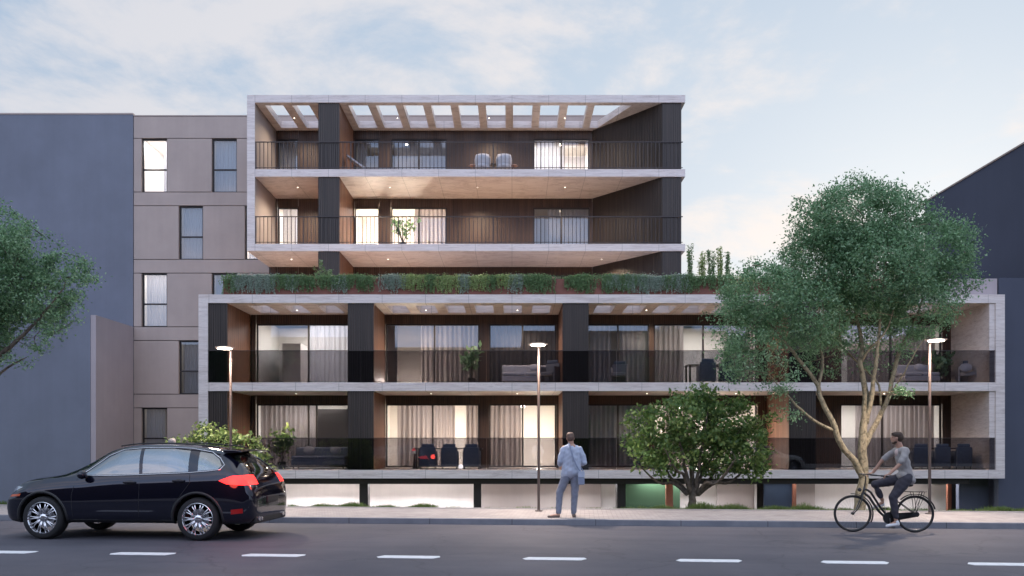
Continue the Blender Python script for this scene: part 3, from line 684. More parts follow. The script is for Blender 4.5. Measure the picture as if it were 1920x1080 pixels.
# ---- big multi-stem tree on the right
D = 19.6
def T6(x, y, dy=0.0): return W3(1380 + x / 2.25, 500 + y / 2.25, D + dy)
limbs = [
 ([(px(1611, D), D, -0.05), T6(527, 950), T6(540, 880), T6(532, 780), T6(537, 690), T6(546, 560), T6(537, 470), T6(522, 400), T6(530, 320, .2), W3(1600, 560, D + .3), W3(1590, 480, D + .4), W3(1600, 400, D + .3)],
  [.20, .165, .15, .14, .125, .10, .085, .075, .06, .045, .03, .015]),
 ([T6(536, 890), T6(500, 820, -.1), T6(445, 755, -.2), T6(405, 650, -.25), T6(352, 545, -.2), T6(345, 500, -.2), T6(272, 400, -.3), W3(1470, 640, D - .4), W3(1430, 590, D - .5), W3(1400, 560, D - .4)],
  [.12, .105, .095, .085, .075, .068, .055, .042, .03, .015]),
 ([T6(347, 510, -.2), T6(366, 400, -.1), T6(352, 320, 0), W3(1545, 580, D + .2), W3(1530, 520, D + .3)], [.055, .045, .038, .028, .015]),
 ([T6(408, 690, -.25), T6(330, 650, -.4), T6(270, 600, -.5), T6(215, 540, -.6), W3(1440, 700, D - .7)], [.05, .045, .038, .028, .015]),
 ([T6(540, 760), T6(600, 640, .15), T6(640, 560, .2), T6(672, 420, .3), T6(702, 330, .3), T6(742, 265, .4), W3(1730, 560, D + .5), W3(1760, 490, D + .6), W3(1780, 450, D + .6)],
  [.10, .08, .074, .064, .055, .045, .035, .025, .012]),
 ([T6(548, 660), T6(570, 560, -.15), T6(588, 420, -.25), T6(600, 330, -.3), W3(1650, 590, D - .3), W3(1660, 500, D - .4), W3(1670, 420, D - .4), W3(1665, 370, D - .4)], [.085, .075, .062, .05, .042, .032, .022, .012]),
 ([T6(530, 400), T6(560, 350, -.2), T6(620, 290, -.4), T6(652, 228, -.5), W3(1680, 560, D - .6)], [.045, .04, .03, .022, .012]),
 ([T6(612, 585, .2), T6(603, 500, .4), T6(545, 435, .6), T6(480, 370, .7), T6(420, 310, .8), W3(1540, 600, D + .9)], [.04, .036, .034, .034, .028, .015]),
 ([T6(640, 555, .2), T6(690, 480, -.1), T6(720, 430, -.3), W3(1722, 650, D - .4), W3(1760, 610, D - .4)], [.03, .026, .02, .016, .01]),
]
limbs = [(p_, [v_ * .74 for v_ in r_]) for p_, r_ in limbs]
E = []
for x, y, rr, dd, dn in [(1620, 405, 88, 0, .9), (1550, 400, 62, -.3, .8), (1688, 395, 62, .2, .8), (1755, 465, 80, .3, 1.0), (1790, 515, 52, .2, .9), (1560, 490, 92, .4, 1.1), (1655, 500, 100, -.4, 1.15),
                          (1440, 545, 72, -.5, .95), (1395, 600, 52, -.3, .8), (1415, 655, 56, -.6, .85), (1515, 590, 78, -.2, 1.0), (1635, 590, 70, .6, .8), (1740, 575, 62, -.2, .8), (1700, 640, 42, .3, .4),
                          (1470, 700, 42, -.7, .6), (1495, 765, 20, -.4, .5), (1712, 722, 17, -.4, .5), (1380, 680, 26, -.5, .6), (1560, 660, 50, .7, .5), (1660, 665, 30, .5, .35)]:
    rm = rr * D / F * .96; E.append((W3(x - 12, y + 8, D + dd), (rm, rm * 1.25, rm * 0.9), dn))
big_tree_at('street_tree', 'tall pale barked tree with several forking stems behind the cyclist', (px(1611, D), D, -0.05), limbs, E, 'leaf_big', 'bark_pale', 3, 0.046, 44, 50, 0.14, 1.6, 0.26)
# ---- left tree (mostly outside the picture)
D = 19.4; bx = px(-70, D)
limbs = [([(bx, D, 0), (bx + .1, D, 1.5), (bx + .25, D, 2.8), W3(-20, 620, D), W3(10, 560, D), W3(40, 480, D)], [.2, .16, .12, .09, .05, .015]),
         ([(bx + .2, D, 2.3), (bx - .6, D + .2, 3.6), (bx - 1.2, D + .3, 5.5)], [.12, .08, .015]),
         ([W3(-40, 690, D), W3(20, 650, D - .2), W3(70, 600, D - .3), W3(120, 540, D - .3)], [.07, .05, .035, .012]),
         ([W3(-50, 760, D), W3(0, 700, D - .3), W3(50, 670, D - .5)], [.05, .035, .01])]
E = []
for x, y, rr, dd, dn in [(-10, 430, 62, 0, .8), (45, 465, 55, -.3, .85), (118, 520, 55, .1, .9), (60, 550, 72, .3, 1.0), (-40, 520, 110, 0, .9), (105, 590, 45, -.2, .9), (30, 620, 50, .3, .7), (-60, 620, 80, 0, .8), (10, 680, 30, -.3, .5), (-100, 470, 110, .2, .8), (80, 640, 28, 0, .5)]:
    rm = rr * D / F; E.append((W3(x, y, D + dd), (rm, rm * 1.2, rm * 0.88), dn))
big_tree_at('street_tree', 'leafy tree reaching into the picture from the left edge', (bx, D, 0), limbs, E, 'leaf_big', 'bark_dark', 5, 0.046, 34, 50, 0.13, 1.6, 0.3)
# ---- small round tree
D = 20.3; r = random.Random(4)
limbs = [([(px(1298, D), D, 0.0), W3(1298, 935, D), W3(1299, 925, D)], [.12, .09, .085])]
for x, y, dd in [(1180, 855, -.2), (1215, 800, .3), (1262, 770, -.5), (1300, 745, .2), (1330, 760, -.4), (1372, 790, .4), (1400, 830, -.3), (1430, 850, .1), (1290, 800, .8), (1350, 820, .8), (1245, 840, -.8), (1380, 860, -.7)]:
    x0 = 1299 + (x - 1299) * .08; mx_ = 1299 + (x - 1299) * .55; my = 925 - (925 - y) * (.30 if abs(x - 1299) > 60 else .5)
    limbs.append(([W3(x0, 928, D), W3(x0 + (mx_ - x0) * .5, 905 if abs(x - 1299) > 60 else 890, D + dd * .3), W3(mx_, my, D + dd * .6), W3(x, y, D + dd)], [.05, .042, .03, .01]))
E = []
for x, y, rx, ry, dn in [(1232, 802, 40, 40, 1), (1300, 790, 56, 48, 1), (1368, 795, 50, 46, 1.05), (1405, 835, 36, 38, 1), (1215, 845, 40, 35, .9), (1270, 850, 50, 38, .8), (1340, 850, 55, 40, .9), (1395, 870, 42, 26, .7), (1320, 755, 38, 30, .8), (1192, 780, 17, 18, .8), (1385, 760, 30, 24, .8), (1240, 885, 20, 10, .5), (1318, 733, 24, 14, .9), (1432, 800, 22, 26, .8), (1425, 880, 22, 20, .8), (1190, 830, 16, 24, .8), (1262, 748, 18, 14, .7)]:
    E.append((W3(x, y, D + r.uniform(-.3, .3)), (rx * D / F, rx * D / F * 1.15, ry * D / F), dn))
big_tree_at('ornamental_tree', 'low round dark green tree with fanned thin stems beside the standing man', (px(1298, D), D, 0), limbs, E, 'leaf_small', 'bark_dark', 9, 0.074, 46, 30, 0.13, 1.7, 0.15)
# ---- shrub behind the car
D = 20.6; E = []; limbs = []
r = random.Random(12)
for x, y, rx, ry in [(345, 838, 26, 22), (385, 824, 28, 30), (425, 830, 34, 26), (462, 836, 30, 26), (488, 862, 20, 26), (400, 880, 60, 40), (460, 890, 50, 40), (325, 840, 12, 10), (480, 848, 18, 20), (402, 812, 16, 18)]:
    E.append((W3(x, y, D + r.uniform(-.2, .2)), (rx * D / F, rx * D / F, ry * D / F), 0.9))
    limbs.append(([(px(415, D) + r.uniform(-.3, .3), D, 0), W3((x + 415) / 2, 900, D), W3(x, y, D)], [.03, .022, .008]))
big_tree_at('shrub', 'yellow green leafy shrub behind the black car', (px(415, D), D, 0), limbs, E, 'leaf_bush', 'bark_dark', 15, 0.07, 90, 18, 0.10, 1.7, 0.3)['category'] = 'shrub'
# ---- grass fringe behind the pavement
rng = np.random.default_rng(2); gp_ = []
for a, b, k, h in [(528, 815, 5200, .11), (1200, 1500, 6500, .15), (1500, 1660, 3000, .10), (1770, 1930, 3500, .11), (830, 1200, 1200, .06), (1650, 1780, 1200, .07), (-60, 30, 1500, .1)]:
    xs_ = rng.uniform(px(a, 19.6), px(b, 19.6), k); off = np.abs(rng.normal(0, .35, k)) + .03
    clump = 0.55 + 0.6 * np.sin(xs_ * 5.1) * np.sin(xs_ * 2.3 + 1) + 0.3 * rng.uniform(size=k)
    hh = h * np.clip(clump, .25, 1.4) * rng.uniform(.5, 1.2, k); y_ = 19.53 - .0875 * xs_ + off; z_ = 0.09 - off * .05
    ang = rng.uniform(0, 6.28, k); w = .006; lean = rng.normal(0, .04, (k, 2))
    p = np.stack([xs_, y_, z_], 1); dv = np.stack([np.cos(ang) * w, np.sin(ang) * w, np.zeros(k)], 1)
    tip = p + np.stack([lean[:, 0], lean[:, 1], hh], 1)
    gp_.append(np.stack([p - dv, p + dv, tip + dv * .3, tip - dv * .3], 1).reshape(-1, 3))
o = quad_mesh('grass', np.concatenate(gp_), 'grass'); tag(o, 'short green grass along the back of the pavement', 'grass', kind='stuff')
# ------------------------------------------------------------------ terrace planter and plants
pl = thing('planter', 'long low terracotta planter along the terrace edge', 'planter', (2, 28.95, ZF[2]))
o = MB().box(-10.3 - 2, 15.1 - 2, -0.2, -0.17, 0.0, 0.60).box(-12.3, 13.1, 0.17, 0.2, 0, .6).box(-12.3, -12.26, -.17, .17, 0, .6).box(13.06, 13.1, -.17, .17, 0, .6).box(-12.26, 13.06, -.17, .17, 0, .05).build('box', 'terracotta', pl)
MB().box(-12.26, 13.06, -0.17, 0.17, 0.05, 0.56).build('soil', 'soil', pl)
rng = np.random.default_rng(21)
ORN = 'first second third fourth fifth sixth seventh eighth ninth tenth eleventh twelfth thirteenth fourteenth fifteenth sixteenth seventeenth eighteenth nineteenth twentieth'.split()
ORN += ['twenty-' + w for w in ORN[:9]] + ['thirtieth'] + ['thirty-' + w for w in ORN[:9]] + ['fortieth'] + ['forty-' + w for w in ORN[:9]]
kinds = []
spec = [(433, 'g'), (450, 's'), (470, 's'), (490, 's'), (508, 's'), (528, 'g'), (545, 's'), (562, 'g'), (580, 'g'), (605, 'g'), (625, 'g'), (648, 'g'), (670, 'g'), (688, 'g'), (540, 'g'), (640, 's'), (728, 's'), (745, 's'), (770, 'l'), (790, 'l'), (808, 'g'), (830, 'l'),
        (850, 'l'), (868, 's'), (888, 'l'), (906, 'l'), (926, 'g'), (948, 'l'), (968, 's'), (985, 'g'), (1005, 'g'), (1024, 'g'), (1070, 'g'), (1088, 'g'), (1100, 'g'), (1135, 'g'), (1152, 's'), (1170, 'g'), (1185, 's'), (1205, 's'), (1222, 's'), (1240, 's'), (1258, 'g'), (1147, 'g'), (1195, 'g'), (1272, 's'),
        (1288, 'g'), (1308, 'g'), (1335, 'g'), (1360, 'g'), (1400, 'l'), (1440, 'g'), (1700, 'g'), (1740, 'g')]
cn = {'g': 0, 's': 0, 'l': 0}
for x, kd in spec:
    vy = rng.uniform(.70, 1.0); tp = rng.uniform(-.03, .04); X = px(x, 28.75); w = .30 if kd != 's' else .26; pts = []
    for sidx in range(26):
        sx = rng.normal(0, w * .55); ln = rng.uniform(.35, .74) if kd != 'g' else rng.uniform(.3, .74); ln *= vy; k = int(ln * 85)
        t_ = np.linspace(0, 1, k); z_ = .70 + tp - t_ * ln + rng.normal(0, .012, k); y_ = -.22 - .04 * np.sin(t_ * 2.5) + rng.normal(0, .02, k) + rng.uniform(-.02, .03)
        pts.append(np.stack([sx + .03 * np.sin(t_ * 5 + sidx) + rng.normal(0, .018, k), y_, z_], 1))
    k = 260; top = np.stack([rng.normal(0, w * .6, k), rng.uniform(-.24, .12, k), .62 + tp + np.abs(rng.normal(0, .07, k))], 1); pts.append(top)
    lab = {'g': 'dark green', 's': 'silver grey', 'l': 'lamplit-toned yellow green'}[kd]
    o = quad_mesh('trailing_plant', leaves(np.concatenate(pts), .038, rng, 1.5), {'g': 'trail_green', 's': 'trail_silver', 'l': 'trail_lime'}[kd])
    o.location = (X, 28.93, ZF[2])
    tag(o, '%s trailing plant in the terrace planter, %s %s one from the left' % (lab, ORN[cn[kd]], {'g': 'green', 's': 'silver', 'l': 'yellow green'}[kd]), 'plant', 'trailing plants hanging over the terrace planter'); cn[kd] += 1
# upright plants on the terrace
def upright(x, D_, h, label, m, dense=500, wid=.14, arms=0, seed=1, z=None):
    rg = np.random.default_rng(seed); rr = random.Random(seed); X = px(x, D_); T = thing('upright_plant', label, 'plant', (X, D_, ZF[2] + .003 if z is None else z), 0, 'tall plants on the terrace')
    st = MB(); P = []; n_ = 5 + arms
    for i in range(n_):
        tx, ty = rr.uniform(-wid, wid) * 1.2, rr.uniform(-wid, wid); hh = h * rr.uniform(.7, 1)
        st.tube([(0, 0, 0), (tx * .6, ty * .6, hh * .5), (tx, ty, hh)], [.012, .008, .003], 5)
        k = dense // n_; t = rg.uniform(.25, 1, k); P.append(np.stack([tx * t + rg.normal(0, .035, k), ty * t + rg.normal(0, .035, k), hh * t], 1))
    st.build('stem', 'bark_dark', T); quad_mesh('foliage', leaves(np.concatenate(P), .045, rg, 2.4, 1.2), m, T); return T
upright(607, 29.5, 1.45, 'feathery green plant on the terrace in front of the wood pier', 'trail_green', 900, .26, 3, 31)
for i, (x, h) in enumerate([(1296, 2.15), (1316, 2.0), (1334, 2.1), (1352, 2.1), (1366, 1.9)]):
    upright(x, 30.2, h + .1, 'tall spiky plant on the terrace, %s of five right of the upper storeys' % ORN[i], 'trail_lime' if i % 2 else 'trail_green', 900, .12, 1, 40 + i)

# ------------------------------------------------------------------ street lamps
def st(s_, t_, z=0.0):
    p = SO + SU * s_ + SN * t_; return (p.x, p.y, z)
def street_lamp(X, label):
    Dd = (16.65 + 2.14) - 0.0875 * X
    T = thing('street_lamp', label, 'street lamp', (X, Dd, 0.112), -SA, 'street lamps on the pavement')
    MB().lathe([(0.0, 0), (0.09, 0), (0.09, 0.02), (0.045, 0.025), (0.032, 0.04), (0.03, 3.78), (0.026, 3.82), (0, 3.82)], 16).build('pole', 'pole', T, smooth=False)
    a = MB().tube([(0, 0, 3.80), (0, -0.18, 3.845), (0, -0.33, 3.86)], [0.02, 0.016, 0.014], 8); a.build('arm', 'pole', T)
    c_ = (0, -0.33, 3.80)
    MB().lathe([(0, 0.075), (0.10, 0.072), (0.19, 0.056), (0.222, 0.042), (0.222, 0.036), (0, 0.036)], 36, c_).build('lamp_shade', 'pole', T, smooth=False)
    MB().lathe([(0.0, 0.035), (0.14, 0.035), (0.175, 0.018), (0.16, 0.006), (0, 0.003)], 36, c_).build('diffuser', 'lamp_glow', T)
    lamp('SPOT', (0, -0.33, 3.77), 520, (1, 0.80, 0.66), 0.19, T, spot=R(148), blend=0.6)
    lamp('POINT', (0, -0.33, 3.70), 28, (1, 0.85, 0.74), 0.12, T)
    return T
street_lamp(-6.76, 'slim street lamp with a round glowing head behind the black car')
street_lamp(0.62, 'slim street lamp with a round glowing head beside the standing man')
street_lamp(9.31, 'slim street lamp with a round glowing head behind the cyclist')

# ------------------------------------------------------------------ black car
M['paint'] = mat('black_paint', (0.006, 0.007, 0.020), 0.07, 0.5, Coat_Weight=0.8, Coat_Roughness=0.01, IOR=1.5)
M['plastic'] = mat('black_plastic', (0.02, 0.02, 0.022), 0.55)
M['tyre'] = mat('tyre_rubber', (0.018, 0.018, 0.02), 0.75)
M['chrome'] = mat('polished_rim', (0.75, 0.75, 0.78), 0.18, 1.0)
M['trim'] = mat('bright_trim', (0.6, 0.6, 0.62), 0.25, 1.0)
M['tail'] = emis('tail_light', (1.0, 0.035, 0.03), 1.0)
M['redlens'] = mat('red_reflector', (0.35, 0.01, 0.01), 0.2)
M['amber'] = mat('side_marker', (0.6, 0.12, 0.05), 0.25)
M['lens'] = mat('head_lamp_lens', (0.5, 0.52, 0.56), 0.08, 0.6)
def lerp_table(tab, x):
    for a, b in zip(tab, tab[1:]):
        if x <= b[0]:
            t = (x - a[0]) / (b[0] - a[0]); return [p + (q - p) * t for p, q in zip(a, b)]
    return list(tab[-1])
# x, bottom, half width, shoulder z, shoulder half width, top z, top half width
CT = [(-0.97, .44, .60, .60, .58, .70, .45), (-0.955, .36, .76, .74, .72, .86, .60), (-0.92, .31, .85, .88, .80, .99, .66), (-0.86, .28, .90, 1.00, .84, 1.09, .68), (-0.76, .27, .925, 1.09, .86, 1.21, .66),
      (-0.62, .26, .94, 1.14, .87, 1.34, .63), (-0.48, .26, .945, 1.17, .875, 1.46, .60), (-0.25, .26, .95, 1.18, .875, 1.565, .60), (0.1, .26, .95, 1.175, .87, 1.62, .61), (0.6, .27, .94, 1.15, .865, 1.668, .62),
      (1.1, .27, .935, 1.125, .86, 1.67, .62), (1.5, .27, .935, 1.105, .86, 1.64, .61), (1.8, .27, .935, 1.09, .855, 1.56, .60), (2.1, .27, .94, 1.07, .85, 1.38, .62), (2.35, .27, .945, 1.065, .85, 1.235, .66),
      (2.55, .26, .945, 1.055, .845, 1.15, .70), (2.8, .26, .945, 1.035, .84, 1.115, .68), (3.1, .26, .94, 1.0, .82, 1.08, .66), (3.3, .26, .92, .95, .79, 1.03, .62), (3.44, .27, .885, .87, .75, .96, .58),
      (3.54, .29, .83, .77, .70, .85, .52), (3.59, .33, .76, .66, .64, .72, .47), (3.62, .40, .64, .55, .56, .58, .42)]
xs_c = []
for a, b in zip(CT, CT[1:]):
    k = max(1, int(round((b[0] - a[0]) / 0.055)))
    xs_c += [a[0] + (b[0] - a[0]) * i / k for i in range(k)]
xs_c.append(CT[-1][0])
def ring(x):
    # smoothed table lookup
    ws = [(-.09, .15), (-.045, .2), (0, .3), (.045, .2), (.09, .15)]; row = [0] * 7
    e = min(1, min(x + .97, 3.62 - x) / .12); 
    for o_, w in ws:
        q = lerp_table(CT, max(-.97, min(3.62, x + o_ * e)))
        row = [p + w * v_ for p, v_ in zip(row, q)]
    _, zb, hw, zs_, hs, zr, hr = row
    pts = [(0, zb), (hw * .5, zb), (hw * .86, zb + .01), (hw * .965, zb + .07), (hw * .985, zb + .2), (hw, .60 if zs_ > .75 else (zb + zs_) / 2), (hw * .995, zs_ - .30 if zs_ > 1 else zs_ - .18 * (zs_ - zb)), (hw * .97, zs_ - .12 * (1 if zs_ > .8 else .4)), (hs * 1.012, zs_ - .02), (hs * .985, zs_ + .02 * (1 if zr > zs_ + .08 else 0.2))]
    h = zr - zs_; tall = max(0, min(1, h / .3))
    for t, bulge in ((.3, .012), (.6, .016), (.85, .010)):
        y = hs * .985 + (hr - hs * .985) * (t ** 1.15) + bulge; pts.append((y, zs_ + .02 * tall + (h - .09 * tall - .02 * tall) * t))
    pts += [(hr - .035 * tall, zr - .045 * tall - .01), (hr * .82, zr - .018 * tall), (hr * .45, zr + .004), (0, zr + .010)]
    return pts
car = thing('parked_car', 'glossy black five door car with lit red tail lights and multi spoke alloy wheels', 'car', (-5.31, 14.72, 0), R(175))
bmv = MB(); RG = [ring(x) for x in xs_c]; k = len(RG[0])
full = [[(x, y, z) for y, z in rg] + [(x, -y, z) for y, z in rg[-2:0:-1]] for x, rg in zip(xs_c, RG)]
m_ = len(full[0])
vs = [p for r_ in full for p in r_]; fs = [(i * m_ + j, i * m_ + (j + 1) % m_, (i + 1) * m_ + (j + 1) % m_, (i + 1) * m_ + j) for i in range(len(full) - 1) for j in range(m_)]
fs += [tuple(range(m_))[::-1], tuple(range((len(full) - 1) * m_, len(full) * m_))]
bmv.add(vs, fs)
tmp = bmv.build('body', 'paint'); sub = tmp.modifiers.new('s', 'SUBSURF'); sub.levels = 2; sub.render_levels = 2; sub.subdivision_type = 'CATMULL_CLARK'
bpy.context.view_layer.update(); bake(tmp)
me = tmp.data
def inpoly(x, z, poly):
    c_ = False
    for (x0, z0), (x1, z1) in zip(poly, poly[1:] + poly[:1]):
        if (z0 > z) != (z1 > z) and x < (x1 - x0) * (z - z0) / (z1 - z0) + x0: c_ = not c_
    return c_
WHX = (0.0, 2.81); WR = .375
PW = {'front_door_window': [(2.10, 1.125), (2.02, 1.20), (1.72, 1.44), (1.50, 1.545), (1.17, 1.575), (1.08, 1.145), (1.6, 1.13)],
      'rear_door_window': [(1.02, 1.15), (1.10, 1.578), (0.6, 1.582), (0.27, 1.565), (0.19, 1.185)],
      'quarter_window': [(0.02, 1.20), (0.10, 1.555), (-.12, 1.50), (-.28, 1.40), (-.37, 1.29), (-.33, 1.235), (-.15, 1.21)]}
TL = [(-.38, 1.035), (-.60, 1.115), (-.80, 1.13), (-1.0, 1.10), (-1.0, .97), (-.80, .955), (-.52, .975)]
HL = [(3.20, .91), (3.38, .925), (3.62, .86), (3.62, .70), (3.5, .74), (3.34, .84)]
SMK = [(3.22, .755), (3.20, .795), (3.43, .775), (3.44, .74)]
RFL = [(-.60, .46), (-.60, .54), (-.80, .56), (-.80, .48)]
BAND = None
bm2 = bmesh.new(); bm2.from_mesh(me)
for poly in list(PW.values()) + [TL, HL, RFL, SMK]:
    for (x0, z0), (x1, z1) in zip(poly, poly[1:] + poly[:1]):
        xa, xb = min(p[0] for p in poly) - .06, max(p[0] for p in poly) + .06; za, zb_ = min(p[1] for p in poly) - .06, max(p[1] for p in poly) + .06
        fs_ = [f_ for f_ in bm2.faces if xa < f_.calc_center_median().x < xb and za < f_.calc_center_median().z < zb_ and abs(f_.calc_center_median().y) > .4]
        gm = list({e_ for f_ in fs_ for e_ in f_.edges}) + list({v_ for f_ in fs_ for v_ in f_.verts}) + fs_
        bmesh.ops.bisect_plane(bm2, geom=gm, plane_co=(x0, 0, z0), plane_no=(z1 - z0, 0, x0 - x1), dist=1e-5)
for ax, val in (('y', .56), ('y', -.56), ('y', .60), ('y', -.60), ('z', 1.16), ('z', 1.13), ('z', 1.47), ('z', .345), ('y', .42), ('y', -.42), ('x', .35), ('x', 1.55), ('z', .62), ('y', .5), ('y', -.5)):
    n3 = [0, 0, 0]; c3 = [0, 0, 0]; i_ = 'xyz'.index(ax); n3[i_] = 1; c3[i_] = val
    bmesh.ops.bisect_plane(bm2, geom=bm2.faces[:] + bm2.edges[:] + bm2.verts[:], plane_co=c3, plane_no=n3, dist=1e-5)
bm2.normal_update(); bm2.verts.index_update()
groups = {n_: [] for n_ in ('body', 'front_door_window', 'rear_door_window', 'quarter_window', 'windscreen', 'rear_window', 'tail_light', 'headlight', 'reflector', 'sunroof', 'lower_trim', 'side_marker', 'grille')}
co = {}
for f_ in bm2.faces:
    c_ = f_.calc_center_median(); x, y, z = c_; nrm = f_.normal; g_ = 'body'; side = abs(y) > .5
    dead = False
    for wx in WHX:
        if abs(y) > .58 and math.hypot(x - wx, (z - WR) * 1.0) < .435: dead = True
    if dead: continue
    for wn, poly in PW.items():
        if side and abs(nrm.y) > .35 and inpoly(x, z, poly): g_ = wn + ('_near' if y > 0 else '_far')
    if g_ == 'body' and abs(y) < .60 and 1.16 < z and 1.72 < x < 2.42 and nrm.x > .3: g_ = 'windscreen'
    if g_ == 'body' and abs(y) < .56 and 1.13 < z < 1.47 and x < -.45 and nrm.x < -.3: g_ = 'rear_window'
    if abs(y) > .50 and x < -.3 and inpoly(x, z, TL): g_ = 'tail_light' + ('_near' if y > 0 else '_far')
    if abs(y) > .45 and x > 3 and inpoly(x, z, HL): g_ = 'headlight' + ('_near' if y > 0 else '_far')
    if side and inpoly(x, z, RFL): g_ = 'reflector' + ('_near' if y > 0 else '_far')
    if side and inpoly(x, z, SMK): g_ = 'side_marker' + ('_near' if y > 0 else '_far')
    if z > 1.64 and abs(y) < .42 and .35 < x < 1.55: g_ = 'sunroof'
    if z < .345 and x > -.5 : g_ = 'lower_trim'
    if x > 3.5 and z < .62 and abs(y) < .5: g_ = 'grille'
    groups.setdefault(g_, []).append(f_)
MS = {'front_door_window': 'carglass', 'rear_door_window': 'carglass', 'quarter_window': 'carglass', 'windscreen': 'carglass', 'rear_window': 'carglass', 'tail_light': 'tail', 'headlight': 'lens',
      'reflector': 'redlens', 'sunroof': 'carglass', 'lower_trim': 'plastic', 'side_marker': 'amber', 'grille': 'plastic', 'body': 'paint'}
for gn, fl_ in groups.items():
    if not fl_: continue
    nm = gn.replace('_near', '').replace('_far', ''); idx = {}; vv = []; ff = []
    for f_ in fl_:
        q = []
        for v_ in f_.verts:
            if v_.index not in idx: idx[v_.index] = len(vv); vv.append(tuple(v_.co))
            q.append(idx[v_.index])
        ff.append(tuple(q))
    if nm in ('tail_light', 'headlight'):
        vv = [tuple(Vector(p) * 1.0 + Vector((0, (.006 if p[1] > 0 else -.006), 0))) for p in vv]
    MB().add(vv, ff).build(nm, MS[nm], car, smooth=True)
body_bvh_pts = [v_.co.copy() for v_ in bm2.verts if v_.co.y > .3]
def side_y(x, z):
    best = min(body_bvh_pts, key=lambda p: (p.x - x) ** 2 + (p.z - z) ** 2 - (0.0004 * p.y)); return best.y
def side_line(mb, pts, rad, off=0.004, seg=5, closed=False, sgn=1):
    out_ = []
    pts = list(pts) + ([pts[0]] if closed else [])
    for (x0, z0), (x1, z1) in zip(pts, pts[1:]):
        n_ = max(2, int(math.hypot(x1 - x0, z1 - z0) / .05))
        for i in range(n_): x = x0 + (x1 - x0) * i / n_; z = z0 + (z1 - z0) * i / n_; out_.append((x, sgn * (side_y(x, z) + off), z))
    x, z = pts[-1]; out_.append((x, sgn * (side_y(x, z) + off), z)); mb.tube(out_, rad, seg, cap=False)
bm2.free(); bpy.data.objects.remove(tmp)
DLO = [(2.17, 1.11), (2.05, 1.205), (1.74, 1.455), (1.50, 1.562), (1.1, 1.595), (0.6, 1.60), (0.25, 1.585), (-.12, 1.52), (-.30, 1.415), (-.41, 1.30), (-.37, 1.222), (-.15, 1.193), (0.2, 1.165), (1.05, 1.13), (1.6, 1.112)]
tr = MB(); side_line(tr, DLO, .011, closed=True); tr.build('window_trim', 'trim', car, smooth=True)
tr = MB()
for q in ([(1.06, 1.13), (1.04, .9), (1.05, .36)], [(2.20, 1.06), (2.26, .8), (2.25, .36)], [(0.15, 1.165), (0.13, 1.0), (.30, .76), (.42, .62), (.45, .40)], [(2.24, .35), (1.0, .345), (.45, .35)]):
    side_line(tr, q, .0045, off=-.001)
tr.build('door_seam', 'plastic', car)
for x, z in ((1.22, 1.0), (.33, 1.03)):
    h = MB(); y = side_y(x, z); h.box(x - .11, x + .11, y + .004, y + .03, z - .018, z + .018); h.build('door_handle', 'paint', car, bevel=.008)
    h = MB(); h.ball((x, y - .004, z - .004), (.085, .012, .035)); h.build('handle_recess', 'plastic', car, smooth=True)
mr = MB(); yb = side_y(2.03, 1.12); mr.ball((2.05, yb + .13, 1.13), (.07, .11, .075), 18, 12); mr.tube([(2.02, yb - .02, 1.08), (2.04, yb + .08, 1.09)], .022, 8)
mr.build('door_mirror', 'paint', car, smooth=True)
mr = MB(); mr.ball((2.05, -yb - .13, 1.13), (.07, .11, .075), 18, 12); mr.tube([(2.02, -yb + .02, 1.08), (2.04, -yb - .08, 1.09)], .022, 8); mr.build('door_mirror', 'paint', car, smooth=True)
for wx in WHX:        # arch mouldings and wells
    for sg in (1, -1):
        a_ = MB(); pts = []
        for i in range(25):
            t = math.radians(-12 + 204 * i / 24); x = wx + .452 * math.cos(t); z = WR + .452 * math.sin(t); z = max(z, .3); pts.append((x, sg * (side_y(x, z) - .012), z))
        a_.tube(pts, .026, 8); a_.build('arch_moulding', 'plastic', car, smooth=True)
    w_ = MB(); seg = 20
    vs = []
    for y in (.3, .90): vs += [(wx + .45 * math.cos(math.pi * i / seg), y, WR - .05 + .48 * math.sin(math.pi * i / seg)) for i in range(seg + 1)]
    fs = [(i, i + 1, i + seg + 2, i + seg + 1) for i in range(seg)] + [tuple(range(seg + 1))]
    w_.add(vs, fs); w_.build('wheel_well', 'plastic', car); MB().add([(x, -y, z) for x, y, z in vs], [f_[::-1] for f_ in fs]).build('wheel_well', 'plastic', car)
